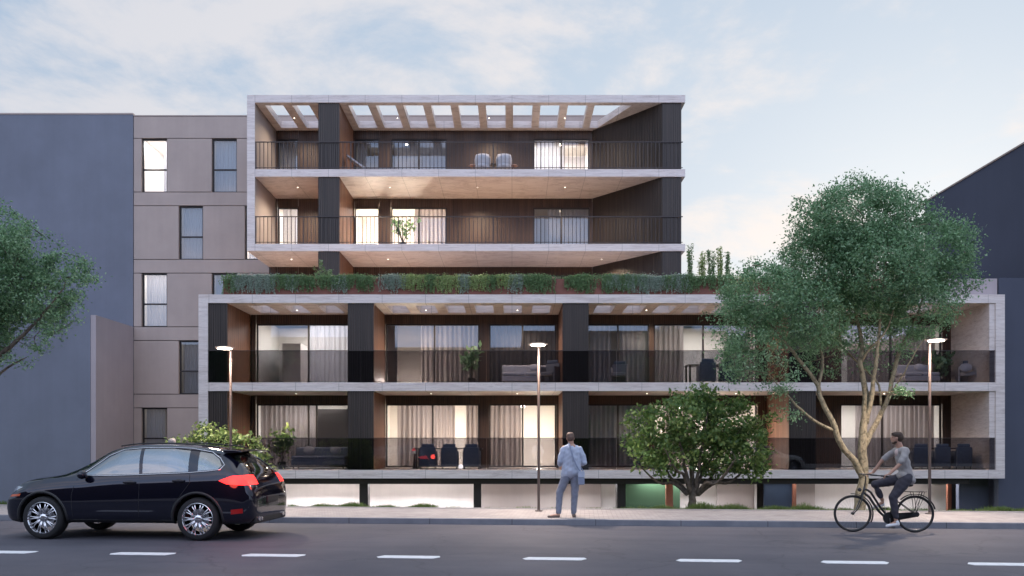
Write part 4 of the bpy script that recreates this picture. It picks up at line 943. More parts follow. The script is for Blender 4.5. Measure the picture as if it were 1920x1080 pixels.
def wheel(wx, sg):
    t = MB().lathe([(.27, -.12), (.335, -.125), (.362, -.105), (.375, -.06), (.375, .06), (.362, .105), (.335, .125), (.27, .12)], 48, (wx, sg * .80, WR), 'y').build('wheel', 'tyre', car, smooth=True)
    yo = sg * .80; s_ = sg
    rm = MB(); rm.lathe([(.272, .125), (.286, .118), (.28, .105), (.262, .09), (.255, .0), (.25, -.11)] if sg > 0 else [(.25, .11), (.255, 0), (.262, -.09), (.28, -.105), (.286, -.118), (.272, -.125)], 48, (wx, yo, WR), 'y')
    for i in range(10):
        for dt in (-.075, .075):
            a = 2 * math.pi * i / 10 + dt; a1 = 2 * math.pi * i / 10 + dt * 1.5
            rm.tube([(wx + .06 * math.cos(a), yo + s_ * .085, WR + .06 * math.sin(a)), (wx + .16 * math.cos(a), yo + s_ * .10, WR + .16 * math.sin(a)), (wx + .268 * math.cos(a1), yo + s_ * .10, WR + .268 * math.sin(a1))], [.015, .012, .013], 6)
    rm.ball((wx, yo + s_ * .085, WR), (.075, .03, .075), 18, 8)
    rm.build('rim', 'chrome', t, smooth=True)
    dk = MB().lathe([(0.0, .02), (.17, .02), (.17, -.01), (0, -.01)] if sg > 0 else [(0, .01), (.17, .01), (.17, -.02), (0, -.02)], 32, (wx, yo, WR), 'y').build('brake_disc', 'trim', t)
    cb = MB(); [cb.ball((wx + .03 * math.cos(a * 1.2566), yo + s_ * .115, WR + .03 * math.sin(a * 1.2566)), .006, 6, 4) for a in range(5)]; cb.build('wheel_bolt', 'plastic', t)
for wx in WHX:
    for sg in (1, -1): wheel(wx, sg)
sp_ = MB(); prof = [(-.30, 1.575), (-.50, 1.575), (-.63, 1.56), (-.65, 1.54), (-.50, 1.525), (-.32, 1.52)]
vs = [(x, y, z - .02 * (abs(y) / .6) ** 2) for y in (-.58, -.3, 0, .3, .58) for x, z in prof]; n6 = 6
sp_.add(vs, [(j * n6 + i, j * n6 + (i + 1) % n6, (j + 1) * n6 + (i + 1) % n6, (j + 1) * n6 + i) for j in range(4) for i in range(n6)] + [tuple(range(n6))[::-1], tuple(range(4 * n6, 5 * n6))]); sp_.build('rear_spoiler', 'paint', car, bevel=.01)
rr_ = MB()
for sg in (1, -1): rr_.tube([(1.55, sg * .585, 1.63), (1.2, sg * .60, 1.672), (.5, sg * .60, 1.675), (-.1, sg * .585, 1.625), (-.25, sg * .575, 1.59)], .013, 6)
rr_.build('roof_rail', 'plastic', car, smooth=True)
ex = MB()
for y in (.50, .60, -.50, -.60): ex.lathe([(.0, .0), (.03, .0), (.034, -.0), (.038, .02), (.038, .12)][:5], 16, (0, 0, 0), 'y') if False else ex.tube([(-.98, y, .36), (-.80, y, .36)], .036, 14)
ex.build('exhaust_pipe', 'trim', car)
bp = MB(); bp.box(-.985, -.95, -.26, .26, .62, .74); bp.build('number_plate_recess', 'plastic', car, bevel=.01)
db = MB(); db.box(-.955, -.80, -.70, .70, .28, .42); db.build('rear_diffuser', 'plastic', car, bevel=.03)
sh = MB()
for y in (.38, -.38):
    sh.box(1.25, 1.40, y - .22, y + .22, .75, 1.15); sh.ball((1.30, y, 1.28), (.06, .12, .10)); sh.box(.25, .38, y - .22, y + .22, .75, 1.2)
sh.build('seat', 'plastic', car, bevel=.03)
stw = MB(); stw.tube([(1.78 + .04 * math.sin(t / 3.82), .38 + .18 * math.cos(t / 3.82), 1.06 + .17 * math.sin(t / 3.82)) for t in range(25)], .014, 6, cap=False); stw.build('steering_wheel', 'plastic', car)
MB().box(1.95, 2.5, -.78, .78, .9, 1.06).build('dashboard', 'plastic', car, bevel=.04)
wp = MB().tube([(-.60, .0, 1.17), (-.66, .28, 1.24), (-.66, .42, 1.25)], .008, 5); wp.build('rear_wiper', 'plastic', car)
lamp('POINT', (-1.15, .72, 1.05), 5, (1, .08, .05), .12, car)
lamp('POINT', (-.62, 1.06, 1.04), 4, (1, .08, .05), .12, car)

# ------------------------------------------------------------------ people
M['skin'] = noisy('skin', (0.42, 0.24, 0.17), 0.06, 8, 0.55)
M['shirt_blue'] = noisy('pale_blue_cotton', (0.42, 0.47, 0.58), 0.08, 10, 0.9, 0.3, 25)
M['trouser_grey'] = noisy('grey_blue_cotton', (0.20, 0.22, 0.28), 0.12, 10, 0.9, 0.3, 25)
M['shirt_grey'] = noisy('light_grey_jersey', (0.33, 0.31, 0.30), 0.08, 10, 0.9, 0.3, 25)
M['trouser_dark'] = noisy('charcoal_cotton', (0.045, 0.042, 0.055), 0.15, 10, 0.9, 0.3, 25)
M['tee'] = mat('pale_pink_cotton', (0.6, 0.47, 0.43), 0.9)
M['hair_brown'] = noisy('brown_hair', (0.05, 0.03, 0.02), 0.3, 40, 0.7, 0.5, 60)
M['hair_light'] = noisy('light_brown_hair', (0.13, 0.08, 0.06), 0.3, 40, 0.7, 0.5, 60)
M['hair_grey'] = noisy('grey_hair', (0.30, 0.26, 0.25), 0.2, 40, 0.7, 0.5, 60)
M['shoe_white'] = mat('white_leather', (0.72, 0.72, 0.74), 0.5)
M['shoe_brown'] = mat('brown_leather', (0.16, 0.12, 0.10), 0.5)
M['bag'] = noisy('blue_canvas', (0.24, 0.28, 0.38), 0.1, 10, 0.85)
def fuse(mb, name, m, parent, vox=0.012, smooth_it=4, fold=0.0, seed=0):
    o = mb.build(name, m, parent, smooth=True)
    rm = o.modifiers.new('r', 'REMESH'); rm.mode = 'VOXEL'; rm.voxel_size = vox; rm.use_smooth_shade = True
    sm = o.modifiers.new('s', 'SMOOTH'); sm.iterations = smooth_it; sm.factor = .5
    bpy.context.view_layer.update(); bake(o)
    me = o.data; me.polygons.foreach_set('use_smooth', [True] * len(me.polygons))
    if fold:
        k = len(me.vertices); c_ = np.empty(k * 3, np.float32); nn_ = np.empty(k * 3, np.float32); me.vertices.foreach_get('co', c_); me.vertices.foreach_get('normal', nn_)
        c_ = c_.reshape(-1, 3); nn_ = nn_.reshape(-1, 3); ph = seed
        d = np.sin(c_[:, 2] * 38 + c_[:, 0] * 22 + ph) * .5 + np.sin(c_[:, 2] * 61 - c_[:, 0] * 34 + c_[:, 1] * 30 + ph * 2) * .35 + np.sin(c_[:, 0] * 75 + c_[:, 2] * 14) * .3
        c_ += nn_ * (d * fold)[:, None]; me.vertices.foreach_set('co', c_.ravel()); me.update()
    return o
def head(mb, c, fwd, s=1.0, tilt=0.0):
    """a head with jaw, nose, ears; c = centre of the skull, fwd = direction of the face"""
    c = Vector(c); f_ = Vector((fwd[0], fwd[1], 0)).normalized(); r_ = Vector((f_.y, -f_.x, 0)); up = (Vector((0, 0, 1)) - f_ * tilt).normalized(); f_ = (f_ + up * tilt * 0).normalized()
    def P(a, b, d): return c + (f_ * a + r_ * b + up * d) * s
    ang = math.atan2(f_.y, f_.x); rot = ((0, 0, 1), ang)
    def el(a, b, d, r3): mb.ball(P(a, b, d), tuple(x * s for x in r3), 16, 12, rot)
    el(-.012, 0, .035, (.098, .078, .090)); el(.018, 0, -.03, (.072, .064, .080)); el(.050, 0, -.085, (.034, .034, .026)); el(.03, 0, -.065, (.052, .055, .035))
    el(.092, 0, -.018, (.018, .012, .022)); el(.082, 0, .004, (.014, .010, .03)); el(.078, 0, -.057, (.014, .024, .008)); el(.070, 0, .030, (.022, .056, .014))
    for b in (-1, 1):
        el(-.004, b * .079, -.012, (.018, .009, .030)); el(.076, b * .030, .008, (.008, .012, .007))
    return P
def hand(mb, wrist, d, palm_n, curl=0.5, s=1.0, side=1):
    """palm with four bent fingers of different lengths and a thumb leaving its side"""
    w = Vector(wrist); d = Vector(d).normalized(); n_ = Vector(palm_n); n_ = (n_ - d * n_.dot(d)).normalized(); a = d.cross(n_) * side
    pc = w + d * .045 * s
    for o_ in (-.024, -.008, .008, .024): mb.tube([w + a * o_ * .7 * s, w + (d * .085 + a * o_) * s], [.014 * s, .012 * s], 8)
    for o_, ln in ((-.03, .062), (-.010, .078), (.010, .082), (.030, .072)):
        p = w + (d * .085 + a * o_) * s; q = d.copy(); pts = [p]
        for j in range(3):
            q = (q * math.cos(curl * .8) + n_ * math.sin(curl * .8)).normalized(); p = p + q * ln * s * (.42, .32, .26)[j]; pts.append(p)
        mb.tube(pts, [.0095 * s, .009 * s, .008 * s, .006 * s], 7); mb.ball(pts[-1], .0062 * s, 7, 5)
    p0 = w + (d * .03 + a * .026) * s; p1 = p0 + (a * .03 + d * .03 + n_ * .012) * s; p2 = p1 + (d * .03 + a * .004 + n_ * .014) * s
    mb.tube([p0, p1, p2], [.013 * s, .011 * s, .007 * s], 7); mb.ball(p2, .0072 * s, 7, 5)
def shoe(mb, heel, toe, s=1.0):
    h = Vector(heel); t = Vector(toe); d = (t - h).normalized(); L_ = (t - h).length
    mb.limb([h + d * .03 + Vector((0, 0, .035)), h + d * L_ * .45 + Vector((0, 0, .034)), h + d * L_ * .85 + Vector((0, 0, .024))], [.036 * s, .038 * s, .03 * s])
    mb.limb([h + d * .035 + Vector((0, 0, .05)), h + d * .05 + Vector((0, 0, .085))], [.038 * s, .036 * s])
    z = min(h.z, t.z)
# man standing, seen from behind.  local x right in the picture, y away, z up
man = thing('person', 'man standing with his back turned in pale blue jacket and grey trousers, bag over shoulder', 'person', (px(1073.7, 17.1), 17.1, 0.112))
b = MB()
head(b, (-.045, .03, 1.685), (-.10, 1, 0), 1.0)
b.limb([(-.035, .0, 1.62), (-.03, -.01, 1.52)], [.056, .062])
b.limb([(-.02, -.01, 1.46), (-.02, .0, 1.30), (-.03, .0, 1.12), (-.04, 0, .98)], [.11, .13, .115, .13]); b.limb([(-.19, -.01, 1.475), (.14, -.01, 1.465)], [.05, .05])
b.limb([(-.185, -.01, 1.45), (-.265, -.04, 1.22), (-.24, .17, 1.03)], [.05, .042, .028]); b.limb([(.14, -.01, 1.44), (.225, -.04, 1.18), (.16, .19, 1.12)], [.05, .042, .028])
hand(b, (-.24, .17, 1.03), (.35, .8, .35), (.8, -.2, .5), .55, 1, -1); hand(b, (.16, .19, 1.12), (-.4, .8, .3), (-.8, -.2, .5), .55, 1, 1)
b.limb([(-.12, 0, .93), (-.275, .03, .52), (-.30, -.03, .09)], [.085, .056, .038]); b.limb([(.05, 0, .93), (.045, .01, .50), (.02, .02, .09)], [.085, .056, .038])
b.limb([(-.30, -.03, .06), (-.47, -.06, .035)], [.035, .028]); b.limb([(.02, .02, .06), (.06, .16, .035)], [.035, .028])
fuse(b, 'body', 'skin', man, .009, 2)
t = MB(); t.limb([(-.10, 0, .94), (-.14, 0, .86), (-.275, .03, .52), (-.30, -.02, .12)], [.105, .105, .077, .062]); t.limb([(.04, 0, .94), (.055, 0, .86), (.045, .01, .50), (.02, .02, .11)], [.105, .105, .077, .06])
t.limb([(-.09, 0, .98), (.03, 0, .98)], [.115, .115]); fuse(t, 'trousers', 'trouser_grey', man, .011, 3, .005, 1)
t = MB(); t.limb([(-.12, -.01, 1.455), (.08, -.01, 1.445)], [.085, .085]); t.limb([(-.02, -.01, 1.42), (-.02, -.01, 1.25), (-.02, -.01, 1.08), (-.03, -.01, .98)], [.135, .155, .15, .16])
t.limb([(-.10, -.01, 1.38), (-.11, -.01, 1.15), (-.13, -.01, .94), (-.165, 0, .885)], [.11, .115, .115, .085]); t.limb([(.06, -.01, 1.38), (.065, -.01, 1.15), (.06, -.01, .97)], [.11, .12, .12])
t.limb([(-.19, -.01, 1.455), (-.235, -.03, 1.33), (-.272, -.045, 1.20), (-.27, .05, 1.13)], [.066, .066, .060, .054]); t.limb([(.145, -.01, 1.445), (.205, -.03, 1.31), (.245, -.045, 1.17), (.20, .07, 1.13)], [.066, .066, .060, .054])
t.limb([(-.08, .0, 1.525), (.02, .0, 1.52)], [.045, .045]); fuse(t, 'jacket', 'shirt_blue', man, .011, 3, .006, 3)
h_ = MB(); h_.ball((-.048, .012, 1.735), (.086, .098, .082), 16, 12); h_.ball((-.045, -.015, 1.69), (.078, .085, .085), 16, 12); fuse(h_, 'hair', 'hair_light', man, .009, 2, .002)
for hx, tx in (((-.27, -.02, -.002), (-.55, -.07, 0)), ((.015, -.02, 0), (.07, .22, 0))):
    s_ = MB(); shoe(s_, hx, tx); fuse(s_, 'shoe', 'shoe_brown', man, .008, 2)
bg_ = thing('shoulder_bag', 'flat blue canvas bag hanging at the hip of the standing man', 'bag', man.location)
t = MB(); t.box(.10, .235, -.205, -.15, .70, .985); o = t.build('pouch', 'bag', bg_, bevel=.015)
t = MB(); t.box(.10, .235, -.214, -.206, .86, .985); t.build('flap', 'shirt_blue', bg_, bevel=.004)
t = MB(); t.tube([(-.085, .0, 1.585), (-.07, -.11, 1.535), (-.045, -.165, 1.43), (.0, -.19, 1.27), (.07, -.195, 1.10), (.15, -.19, .98)], .016, 6, flat=.35); t.build('strap', 'bag', bg_)
t = MB(); t.tube([(-.085, .0, 1.585), (-.02, .12, 1.50), (.08, .17, 1.30), (.19, .05, 1.05), (.22, -.15, .97)], .014, 6, flat=.35); t.build('strap', 'bag', bg_)
# person behind the car (only the grey haired head shows)
p2 = thing('person', 'grey haired person standing behind the black car, only the head showing', 'person', (px(323, 18.0), 18.0, 0.112))
b = MB(); head(b, (0, 0, 1.55), (.2, 1, 0)); b.limb([(0, 0, 1.48), (0, 0, 1.38)], [.056, .06]); b.limb([(0, 0, 1.32), (0, 0, 1.1), (0, 0, .9)], [.12, .12, .13]); b.limb([(-.17, 0, 1.32), (.17, 0, 1.32)], [.05, .05])
for sg in (-1, 1):
    b.limb([(sg * .19, 0, 1.31), (sg * .24, .01, 1.05), (sg * .23, .1, .82)], [.048, .04, .027]); hand(b, (sg * .23, .1, .82), (0, .25, -1), (-sg, 0, 0), .4, 1, sg)
    b.limb([(sg * .09, 0, .85), (sg * .1, .01, .45), (sg * .1, 0, .07)], [.08, .055, .038]); b.limb([(sg * .1, 0, .05), (sg * .11, .15, .03)], [.035, .028])
fuse(b, 'body', 'skin', p2, .01, 2)
t = MB(); t.limb([(-.15, 0, 1.32), (.15, 0, 1.32)], [.07, .07]); t.limb([(0, 0, 1.28), (0, 0, 1.05), (0, 0, .85)], [.15, .15, .16])
for sg in (-1, 1): t.limb([(sg * .18, 0, 1.31), (sg * .24, .01, 1.05), (sg * .23, .08, .86)], [.062, .055, .045])
fuse(t, 'jacket', 'trouser_grey', p2, .012, 3, .004)
t = MB(); [t.limb([(sg * .08, 0, .86), (sg * .1, .01, .45), (sg * .1, 0, .1)], [.1, .075, .06]) for sg in (-1, 1)]; fuse(t, 'trousers', 'trouser_dark', p2, .012, 3, .004)
h_ = MB(); h_.ball((0, -.015, 1.605), (.088, .098, .082)); h_.ball((0, -.03, 1.56), (.08, .085, .085)); fuse(h_, 'hair', 'hair_grey', p2, .009, 2)
for sg in (-1, 1): s_ = MB(); shoe(s_, (sg * .1, -.05, 0), (sg * .12, .2, 0)); fuse(s_, 'shoe', 'shoe_brown', p2, .01, 2)

# ------------------------------------------------------------------ bicycle (x forward from the rear hub, y toward the camera)
M['bike'] = mat('black_enamel', (0.012, 0.012, 0.014), 0.3, 0.0, Coat_Weight=0.6)
M['steel'] = mat('spoke_steel', (0.35, 0.35, 0.37), 0.3, 1.0)
BK = (7.58, 15.17, 0.0); BR = R(175)
bk = thing('bicycle', 'black step through city bicycle with rear rack ridden along the kerb', 'bicycle', BK, BR)
WBx, WRr = 1.135, .350
def bwheel(x):
    t = MB(); t.tube([(x + (WRr - .021) * math.cos(a * math.pi / 32), 0, WRr + (WRr - .021) * math.sin(a * math.pi / 32)) for a in range(65)], .021, 8, cap=False); o = t.build('wheel', 'tyre', bk, smooth=True)
    t = MB(); t.tube([(x + (WRr - .040) * math.cos(a * math.pi / 32), 0, WRr + (WRr - .040) * math.sin(a * math.pi / 32)) for a in range(65)], .009, 6, cap=False); t.build('rim', 'bike', o, smooth=True)
    t = MB()
    for i in range(28):
        a = 2 * math.pi * i / 28; sd_ = .022 if i % 2 else -.022; b_ = a + (.35 if i % 4 < 2 else -.35)
        t.tube([(x + .02 * math.cos(b_), sd_, WRr + .02 * math.sin(b_)), (x + (WRr - .045) * math.cos(a), 0, WRr + (WRr - .045) * math.sin(a))], .0013, 4, cap=False)
    t.build('spokes', 'steel', o); t = MB(); t.lathe([(0, -.05), (.014, -.05), (.014, -.03), (.026, -.028), (.026, .028), (.014, .03), (.014, .05), (0, .05)][::-1], 16, (x, 0, WRr), 'y'); t.build('hub', 'bike', o)
bwheel(0); bwheel(WBx)
BB = (.49, 0, .275)
t = MB(); t.tube([(.945, 0, .76), (.90, 0, .72), (.83, 0, .66), (.74, 0, .52), (.66, 0, .40), (.57, 0, .31), BB], .023, 10); t.tube([(.925, 0, .81), (.87, 0, .80), (.80, 0, .75), (.71, 0, .60), (.63, 0, .47), (.52, 0, .33)], .021, 10)
t.tube([BB, (.33, 0, .62), (.27, 0, .76)], .016, 10); t.tube([(.945, 0, .73), (.915, 0, .86)], .022, 10)
for sg in (-.055, .055): t.tube([(.34, sg * .3, .60), (.20, sg, .50), (0, sg, .35)], .008, 7); t.tube([BB, (.25, sg * .9, .30), (0, sg, .35)], .010, 7)
t.build('frame', 'bike', bk, smooth=True)
t = MB(); t.tube([(.95, 0, .74), (.965, 0, .71)], .02, 8)
for sg in (-.05, .05): t.tube([(.955, sg * .8, .72), (.985, sg, .60), (1.05, sg, .44), (WBx, sg, WRr)], [.014, .013, .011, .009], 8)
t.build('fork', 'bike', bk, smooth=True)
t = MB(); t.tube([(.915, 0, .86), (.895, 0, .99), (.90, 0, 1.06), (.96, 0, 1.09)], .013, 8)
for sg in (-1, 1): t.tube([(.96, 0, 1.09), (.97, sg * .14, 1.10), (.91, sg * .25, 1.10), (.80, sg * .28, 1.085), (.66, sg * .285, 1.07)], .011, 8)
t.build('handlebar', 'bike', bk, smooth=True)
for sg in (-1, 1):
    t = MB(); t.tube([(.72, sg * .284, 1.075), (.59, sg * .286, 1.062)], .017, 10); t.build('grip', 'plastic', bk, smooth=True)
t = MB(); t.ball((.21, 0, .885), (.13, .08, .028)); t.ball((.11, 0, .89), (.075, .10, .032)); fuse(t, 'saddle', 'plastic', bk, .01, 2); t = MB(); t.tube([(.285, 0, .72), (.235, 0, .87)], .012, 8); t.build('seat_post', 'steel', bk)
for x, a0_, a1_ in ((0, -8, 165), (WBx, 18, 140)):
    t = MB(); vs = []; n_ = 26; th0, th1 = ((85, 206) if x else (45, 166))
    for i in range(n_ + 1):
        a = math.radians(th0 + (th1 - th0) * i / n_); r_ = WRr + .028
        for y, dr in ((-.028, -.01), (-.014, .004), (.014, .004), (.028, -.01)): vs.append((x + (r_ + dr) * math.cos(a), y, WRr + (r_ + dr) * math.sin(a)))
    if x: pass
    t.add(vs, [(i * 4 + j, i * 4 + j + 1, (i + 1) * 4 + j + 1, (i + 1) * 4 + j) for i in range(n_) for j in range(3)])
    o = t.build('mudguard', 'bike', bk, smooth=True); so_ = o.modifiers.new('s', 'SOLIDIFY'); so_.thickness = .003
t = MB()
t.tube([(.20, 0, .77), (.05, 0, .765), (-.18, 0, .765)], .007, 6)
for sg in (-.06, .06):
    t.tube([(.16, sg, .77), (-.02, sg, .765), (-.19, sg, .77)], .006, 6); t.tube([(0, sg, .36), (-.06, sg, .60), (-.11, sg, .765)], .006, 6); t.tube([(0, sg, .36), (.02, sg, .6), (.06, sg, .765)], .006, 6); t.tube([(0, sg, .37), (-.11, sg, .60), (-.15, sg, .765)], .005, 6)
for x in (.12, .02, -.08, -.17): t.tube([(x, -.06, .768), (x, .06, .768)], .005, 6)
t.build('rack', 'bike', bk)
t = MB(); n_ = 20
cc_ = [(.49 + .105 * math.cos(math.radians(a)), .275 + .105 * math.sin(math.radians(a))) for a in range(-100, 101, 10)][::-1] + [(-.0 + .055 * math.cos(math.radians(a)), .345 + .05 * math.sin(math.radians(a))) for a in range(100, 261, 16)]
kk = len(cc_); t.add([(x, .045, z) for x, z in cc_] + [(x, .075, z) for x, z in cc_], [tuple(range(kk)), tuple(range(kk, 2 * kk))[::-1]] + [(i, (i + 1) % kk, (i + 1) % kk + kk, i + kk) for i in range(kk)]); t.build('chain_case', 'bike', bk, bevel=.005)
t = MB(); t.tube([(.49, .09, .275), (.475, .10, .105)], .009, 6); t.build('crank', 'steel', bk); t = MB(); t.tube([(.49, -.09, .275), (.505, -.10, .445)], .009, 6); t.build('crank', 'steel', bk)
for sg, x, z in ((1, .475, .105), (-1, .505, .445)): t = MB(); t.box(x - .045, x + .045, min(sg * .11, sg * .20), max(sg * .11, sg * .20), z - .010, z + .010); t.build('pedal', 'plastic', bk, bevel=.003)
t = MB(); t.lathe([(0, -.02), (.035, -.02), (.035, .02), (0, .03)][::-1], 14, (1.01, 0, .80), 'y'); t.build('headlamp', 'bike', bk)
# cyclist
cy_ = thing('person', 'bearded cyclist in grey shirt, dark cropped trousers and white trainers riding the bicycle', 'person', BK, BR)
b = MB()
HP = head(b, (.335, .0, 1.775), (1, -.35, 0), .98)
b.limb([(.31, .0, 1.71), (.275, 0, 1.61)], [.054, .06])
b.limb([(.265, 0, 1.53), (.235, 0, 1.38), (.20, 0, 1.20), (.19, 0, 1.03)], [.085, .09, .08, .09]); b.limb([(.255, -.15, 1.54), (.235, .15, 1.54)], [.045, .045])
b.limb([(.225, .17, 1.53), (.345, .24, 1.31), (.56, .285, 1.115)], [.042, .038, .027]); b.limb([(.285, -.17, 1.53), (.50, -.25, 1.36), (.66, -.285, 1.12)], [.042, .038, .027])
hand(b, (.56, .285, 1.11), (.95, .02, -.25), (-.1, 0, -1), .95, 1, -1); hand(b, (.665, -.285, 1.115), (.95, 0, -.15), (0, 0, -1), .95, 1, 1)
b.limb([(.20, .10, 1.0), (.44, .12, .66), (.395, .14, .24)], [.085, .058, .036]); b.limb([(.20, -.10, 1.0), (.68, -.11, .90), (.545, -.13, .60)], [.085, .058, .036])
b.limb([(.395, .14, .20), (.52, .15, .145)], [.034, .028]); b.limb([(.545, -.13, .55), (.64, -.14, .49)], [.034, .028])
fuse(b, 'body', 'skin', cy_, .009, 2)
t = MB(); t.limb([(.20, .09, 1.0), (.30, .10, .86), (.44, .12, .66), (.415, .135, .42), (.40, .14, .31)], [.115, .11, .082, .064, .056]); t.limb([(.20, -.09, 1.0), (.40, -.10, .97), (.68, -.11, .90), (.62, -.12, .76), (.585, -.125, .68)], [.115, .105, .082, .064, .056])
t.limb([(.18, -.06, 1.02), (.18, .06, 1.02)], [.12, .12]); fuse(t, 'trousers', 'trouser_dark', cy_, .011, 3, .005, 2)
t = MB(); t.limb([(.262, -.12, 1.535), (.245, .12, 1.535)], [.078, .078]); t.limb([(.255, 0, 1.50), (.225, 0, 1.36), (.18, 0, 1.20), (.16, 0, 1.04)], [.115, .122, .118, .135])
t.limb([(.225, .165, 1.535), (.29, .22, 1.42), (.345, .245, 1.33)], [.070, .064, .058]); t.limb([(.285, -.16, 1.535), (.39, -.22, 1.45), (.47, -.245, 1.38)], [.068, .064, .055]); t.limb([(.23, -.06, 1.06), (.23, .06, 1.06)], [.095, .095]); t.limb([(.13, -.04, 1.10), (.10, .04, .99)], [.11, .10])
fuse(t, 'shirt', 'shirt_grey', cy_, .011, 3, .006, 5)
t = MB(); t.ball((.322, .03, 1.505), (.06, .05, .075)); fuse(t, 'undershirt', 'tee', cy_, .01, 2)
h_ = MB(); rt = ((0, 0, 1), math.atan2(-.35, 1)); h_.ball((.318, .004, 1.828), (.102, .086, .078), 16, 12, rt); h_.ball((.285, .014, 1.79), (.078, .082, .092), 16, 12, rt); h_.ball((.375, -.012, 1.862), (.05, .055, .03), 12, 8, rt); fuse(h_, 'hair', 'hair_brown', cy_, .008, 2, .002)
h_ = MB(); h_.ball(HP(.045, 0, -.088), (.042, .046, .032), 14, 10, rt); h_.ball(HP(.018, 0, -.070), (.045, .064, .035), 14, 10, rt); fuse(h_, 'beard', 'hair_brown', cy_, .007, 2)
s_ = MB(); shoe(s_, (.335, .145, .135), (.60, .155, .105)); fuse(s_, 'shoe', 'shoe_white', cy_, .008, 2)
s_ = MB(); shoe(s_, (.50, -.14, .49), (.73, -.15, .425)); fuse(s_, 'shoe', 'shoe_white', cy_, .008, 2)

# ------------------------------------------------------------------ balcony furniture
M['fabric_blue'] = noisy('slate_blue_fabric', (0.11, 0.13, 0.175), 0.12, 8, 0.95)
M['fabric_grey'] = noisy('grey_fabric', (0.20, 0.20, 0.22), 0.12, 8, 0.95)
M['fabric_light'] = noisy('pale_fabric', (0.42, 0.42, 0.46), 0.1, 8, 0.95)
M['rattan'] = noisy('rattan', (0.32, 0.18, 0.13), 0.2, 20, 0.8)
M['white_plastic'] = mat('white_plastic', (0.8, 0.8, 0.8), 0.4)
M['red'] = mat('red_petals', (0.7, 0.02, 0.02), 0.5)
def sofa(x, y, z, w, label, m='fabric_blue', cush=2, rz=0, group=None):
    T = thing('sofa', label, 'sofa', (x, y, z), rz, group); d = .85
    MB().box(-w / 2, w / 2, -d / 2, d / 2, .14, .34).build('base', m, T, bevel=.03)
    for i in range(2): MB().box(-w / 2 + i * w / 2 + .01, -w / 2 + (i + 1) * w / 2 - .01, -d / 2, d / 2 - .22, .345, .47).build('seat_cushion', m, T, bevel=.04)
    MB().box(-w / 2, w / 2, d / 2 - .2, d / 2, .345, .80).build('backrest', m, T, bevel=.05)
    for sx in (-1, 1):
        for sy in (-1, 1): MB().box(sx * (w / 2 - .08) - .02, sx * (w / 2 - .08) + .02, sy * .35 - .02, sy * .35 + .02, 0, .14).build('leg', 'frame', T)
    return T
def cushion(x, y, z, w, h, label, m, tilt=.3, rz=0.0):
    b = MB(); b.box(-w / 2, w / 2, -.07, .07, -h / 2, h / 2); o = b.build('cushion', m); o.location = (x, y, z); o.rotation_euler = (-tilt, 0, rz)
    s2 = o.modifiers.new('s', 'SUBSURF'); s2.levels = 3; s2.render_levels = 3; bpy.context.view_layer.update(); bake(o); o.data.polygons.foreach_set('use_smooth', [True] * len(o.data.polygons))
    return tag(o, label, 'cushion', 'cushions on the balcony sofas')
def dining_chair(x, y, z, label, m='fabric_blue', rz=0):
    T = thing('dining_chair', label, 'chair', (x, y, z), rz, 'upholstered chairs at the balcony tables')
    MB().box(-.29, .29, -.28, -.20, .10, .80).build('backrest', m, T, bevel=.03); MB().box(-.25, .25, -.19, .26, .32, .46).build('seat', m, T, bevel=.03)
    for s_ in (-1, 1): MB().box(min(s_ * .255, s_ * .32), max(s_ * .255, s_ * .32), -.19, .24, .10, .66).build('armrest', m, T, bevel=.02)
    MB().box(-.23, .23, -.245, -.19, .80, .92).build('head_cushion', 'fabric_blue', T, bevel=.04)
    for sx in (-1, 1):
        for sy in (-.2, .2): MB().tube([(sx * .26, sy, 0), (sx * .26, sy, .12)], .015, 8).build('leg', 'frame', T)
    return T
def dining_table(x, y, z, w, label):
    T = thing('dining_table', label, 'table', (x, y, z)); MB().box(-w / 2, w / 2, -.4, .4, .72, .76).build('tabletop', 'frame', T, bevel=.005)
    for sx in (-1, 1):
        for sy in (-1, 1): MB().box(sx * (w / 2 - .08) - .03, sx * (w / 2 - .08) + .03, sy * .33 - .03, sy * .33 + .03, 0, .72).build('leg', 'frame', T)
    return T
def pot_plant(x, y, z, h, label, wid=.45, nl=90, ls=.17, m='leaf_small', seed=1, bare=0):
    rg = np.random.default_rng(seed); rr = random.Random(seed); T = thing('potted_plant', label, 'plant', (x, y, z), 0, 'potted plants on the balconies')
    MB().lathe([(0, 0), (.13, 0), (.16, .26), (.14, .26), (.13, .22), (0, .22)][::1], 20).build('pot', 'frame', T)
    st_ = MB(); tips = []
    for i in range(7 + bare):
        a = rr.uniform(0, 6.28); rr_ = rr.uniform(.1, 1) * wid; hh = h * rr.uniform(.6, 1)
        st_.tube([(0, 0, .22), (rr_ * .35 * math.cos(a), rr_ * .35 * math.sin(a), hh * .6), (rr_ * math.cos(a), rr_ * math.sin(a), hh)], [.014, .010, .005], 6); tips.append((rr_ * math.cos(a), rr_ * math.sin(a), hh))
        tips.append((rr_ * .6 * math.cos(a), rr_ * .6 * math.sin(a), hh * .75))
    st_.build('stem', 'bark_dark', T); P = np.array([tips[i % len(tips)] for i in range(nl)]) + rg.normal(size=(nl, 3)) * .11
    quad_mesh('foliage', leaves(P, ls, rg, 1.8, -.2), m, T); return T
G0, G1, G3, G4 = ZF[0] + .007, ZF[1] + .007, ZF[3] + .007, ZF[4] + .007
yb = 29.9; q = lambda p, D=30.0: px(p, D)
sofa(q(600), 30.1, G0, 2.0, 'slate blue sofa on the ground floor balcony beside a potted plant')
cushion(q(580), 29.95, G0 + .68, .5, .42, 'dark cushion on the left of the ground floor sofa', 'fabric_grey', .35); cushion(q(630), 29.93, G0 + .66, .48, .4, 'pale grey cushion on the right of the ground floor sofa', 'fabric_grey', .4, .2)
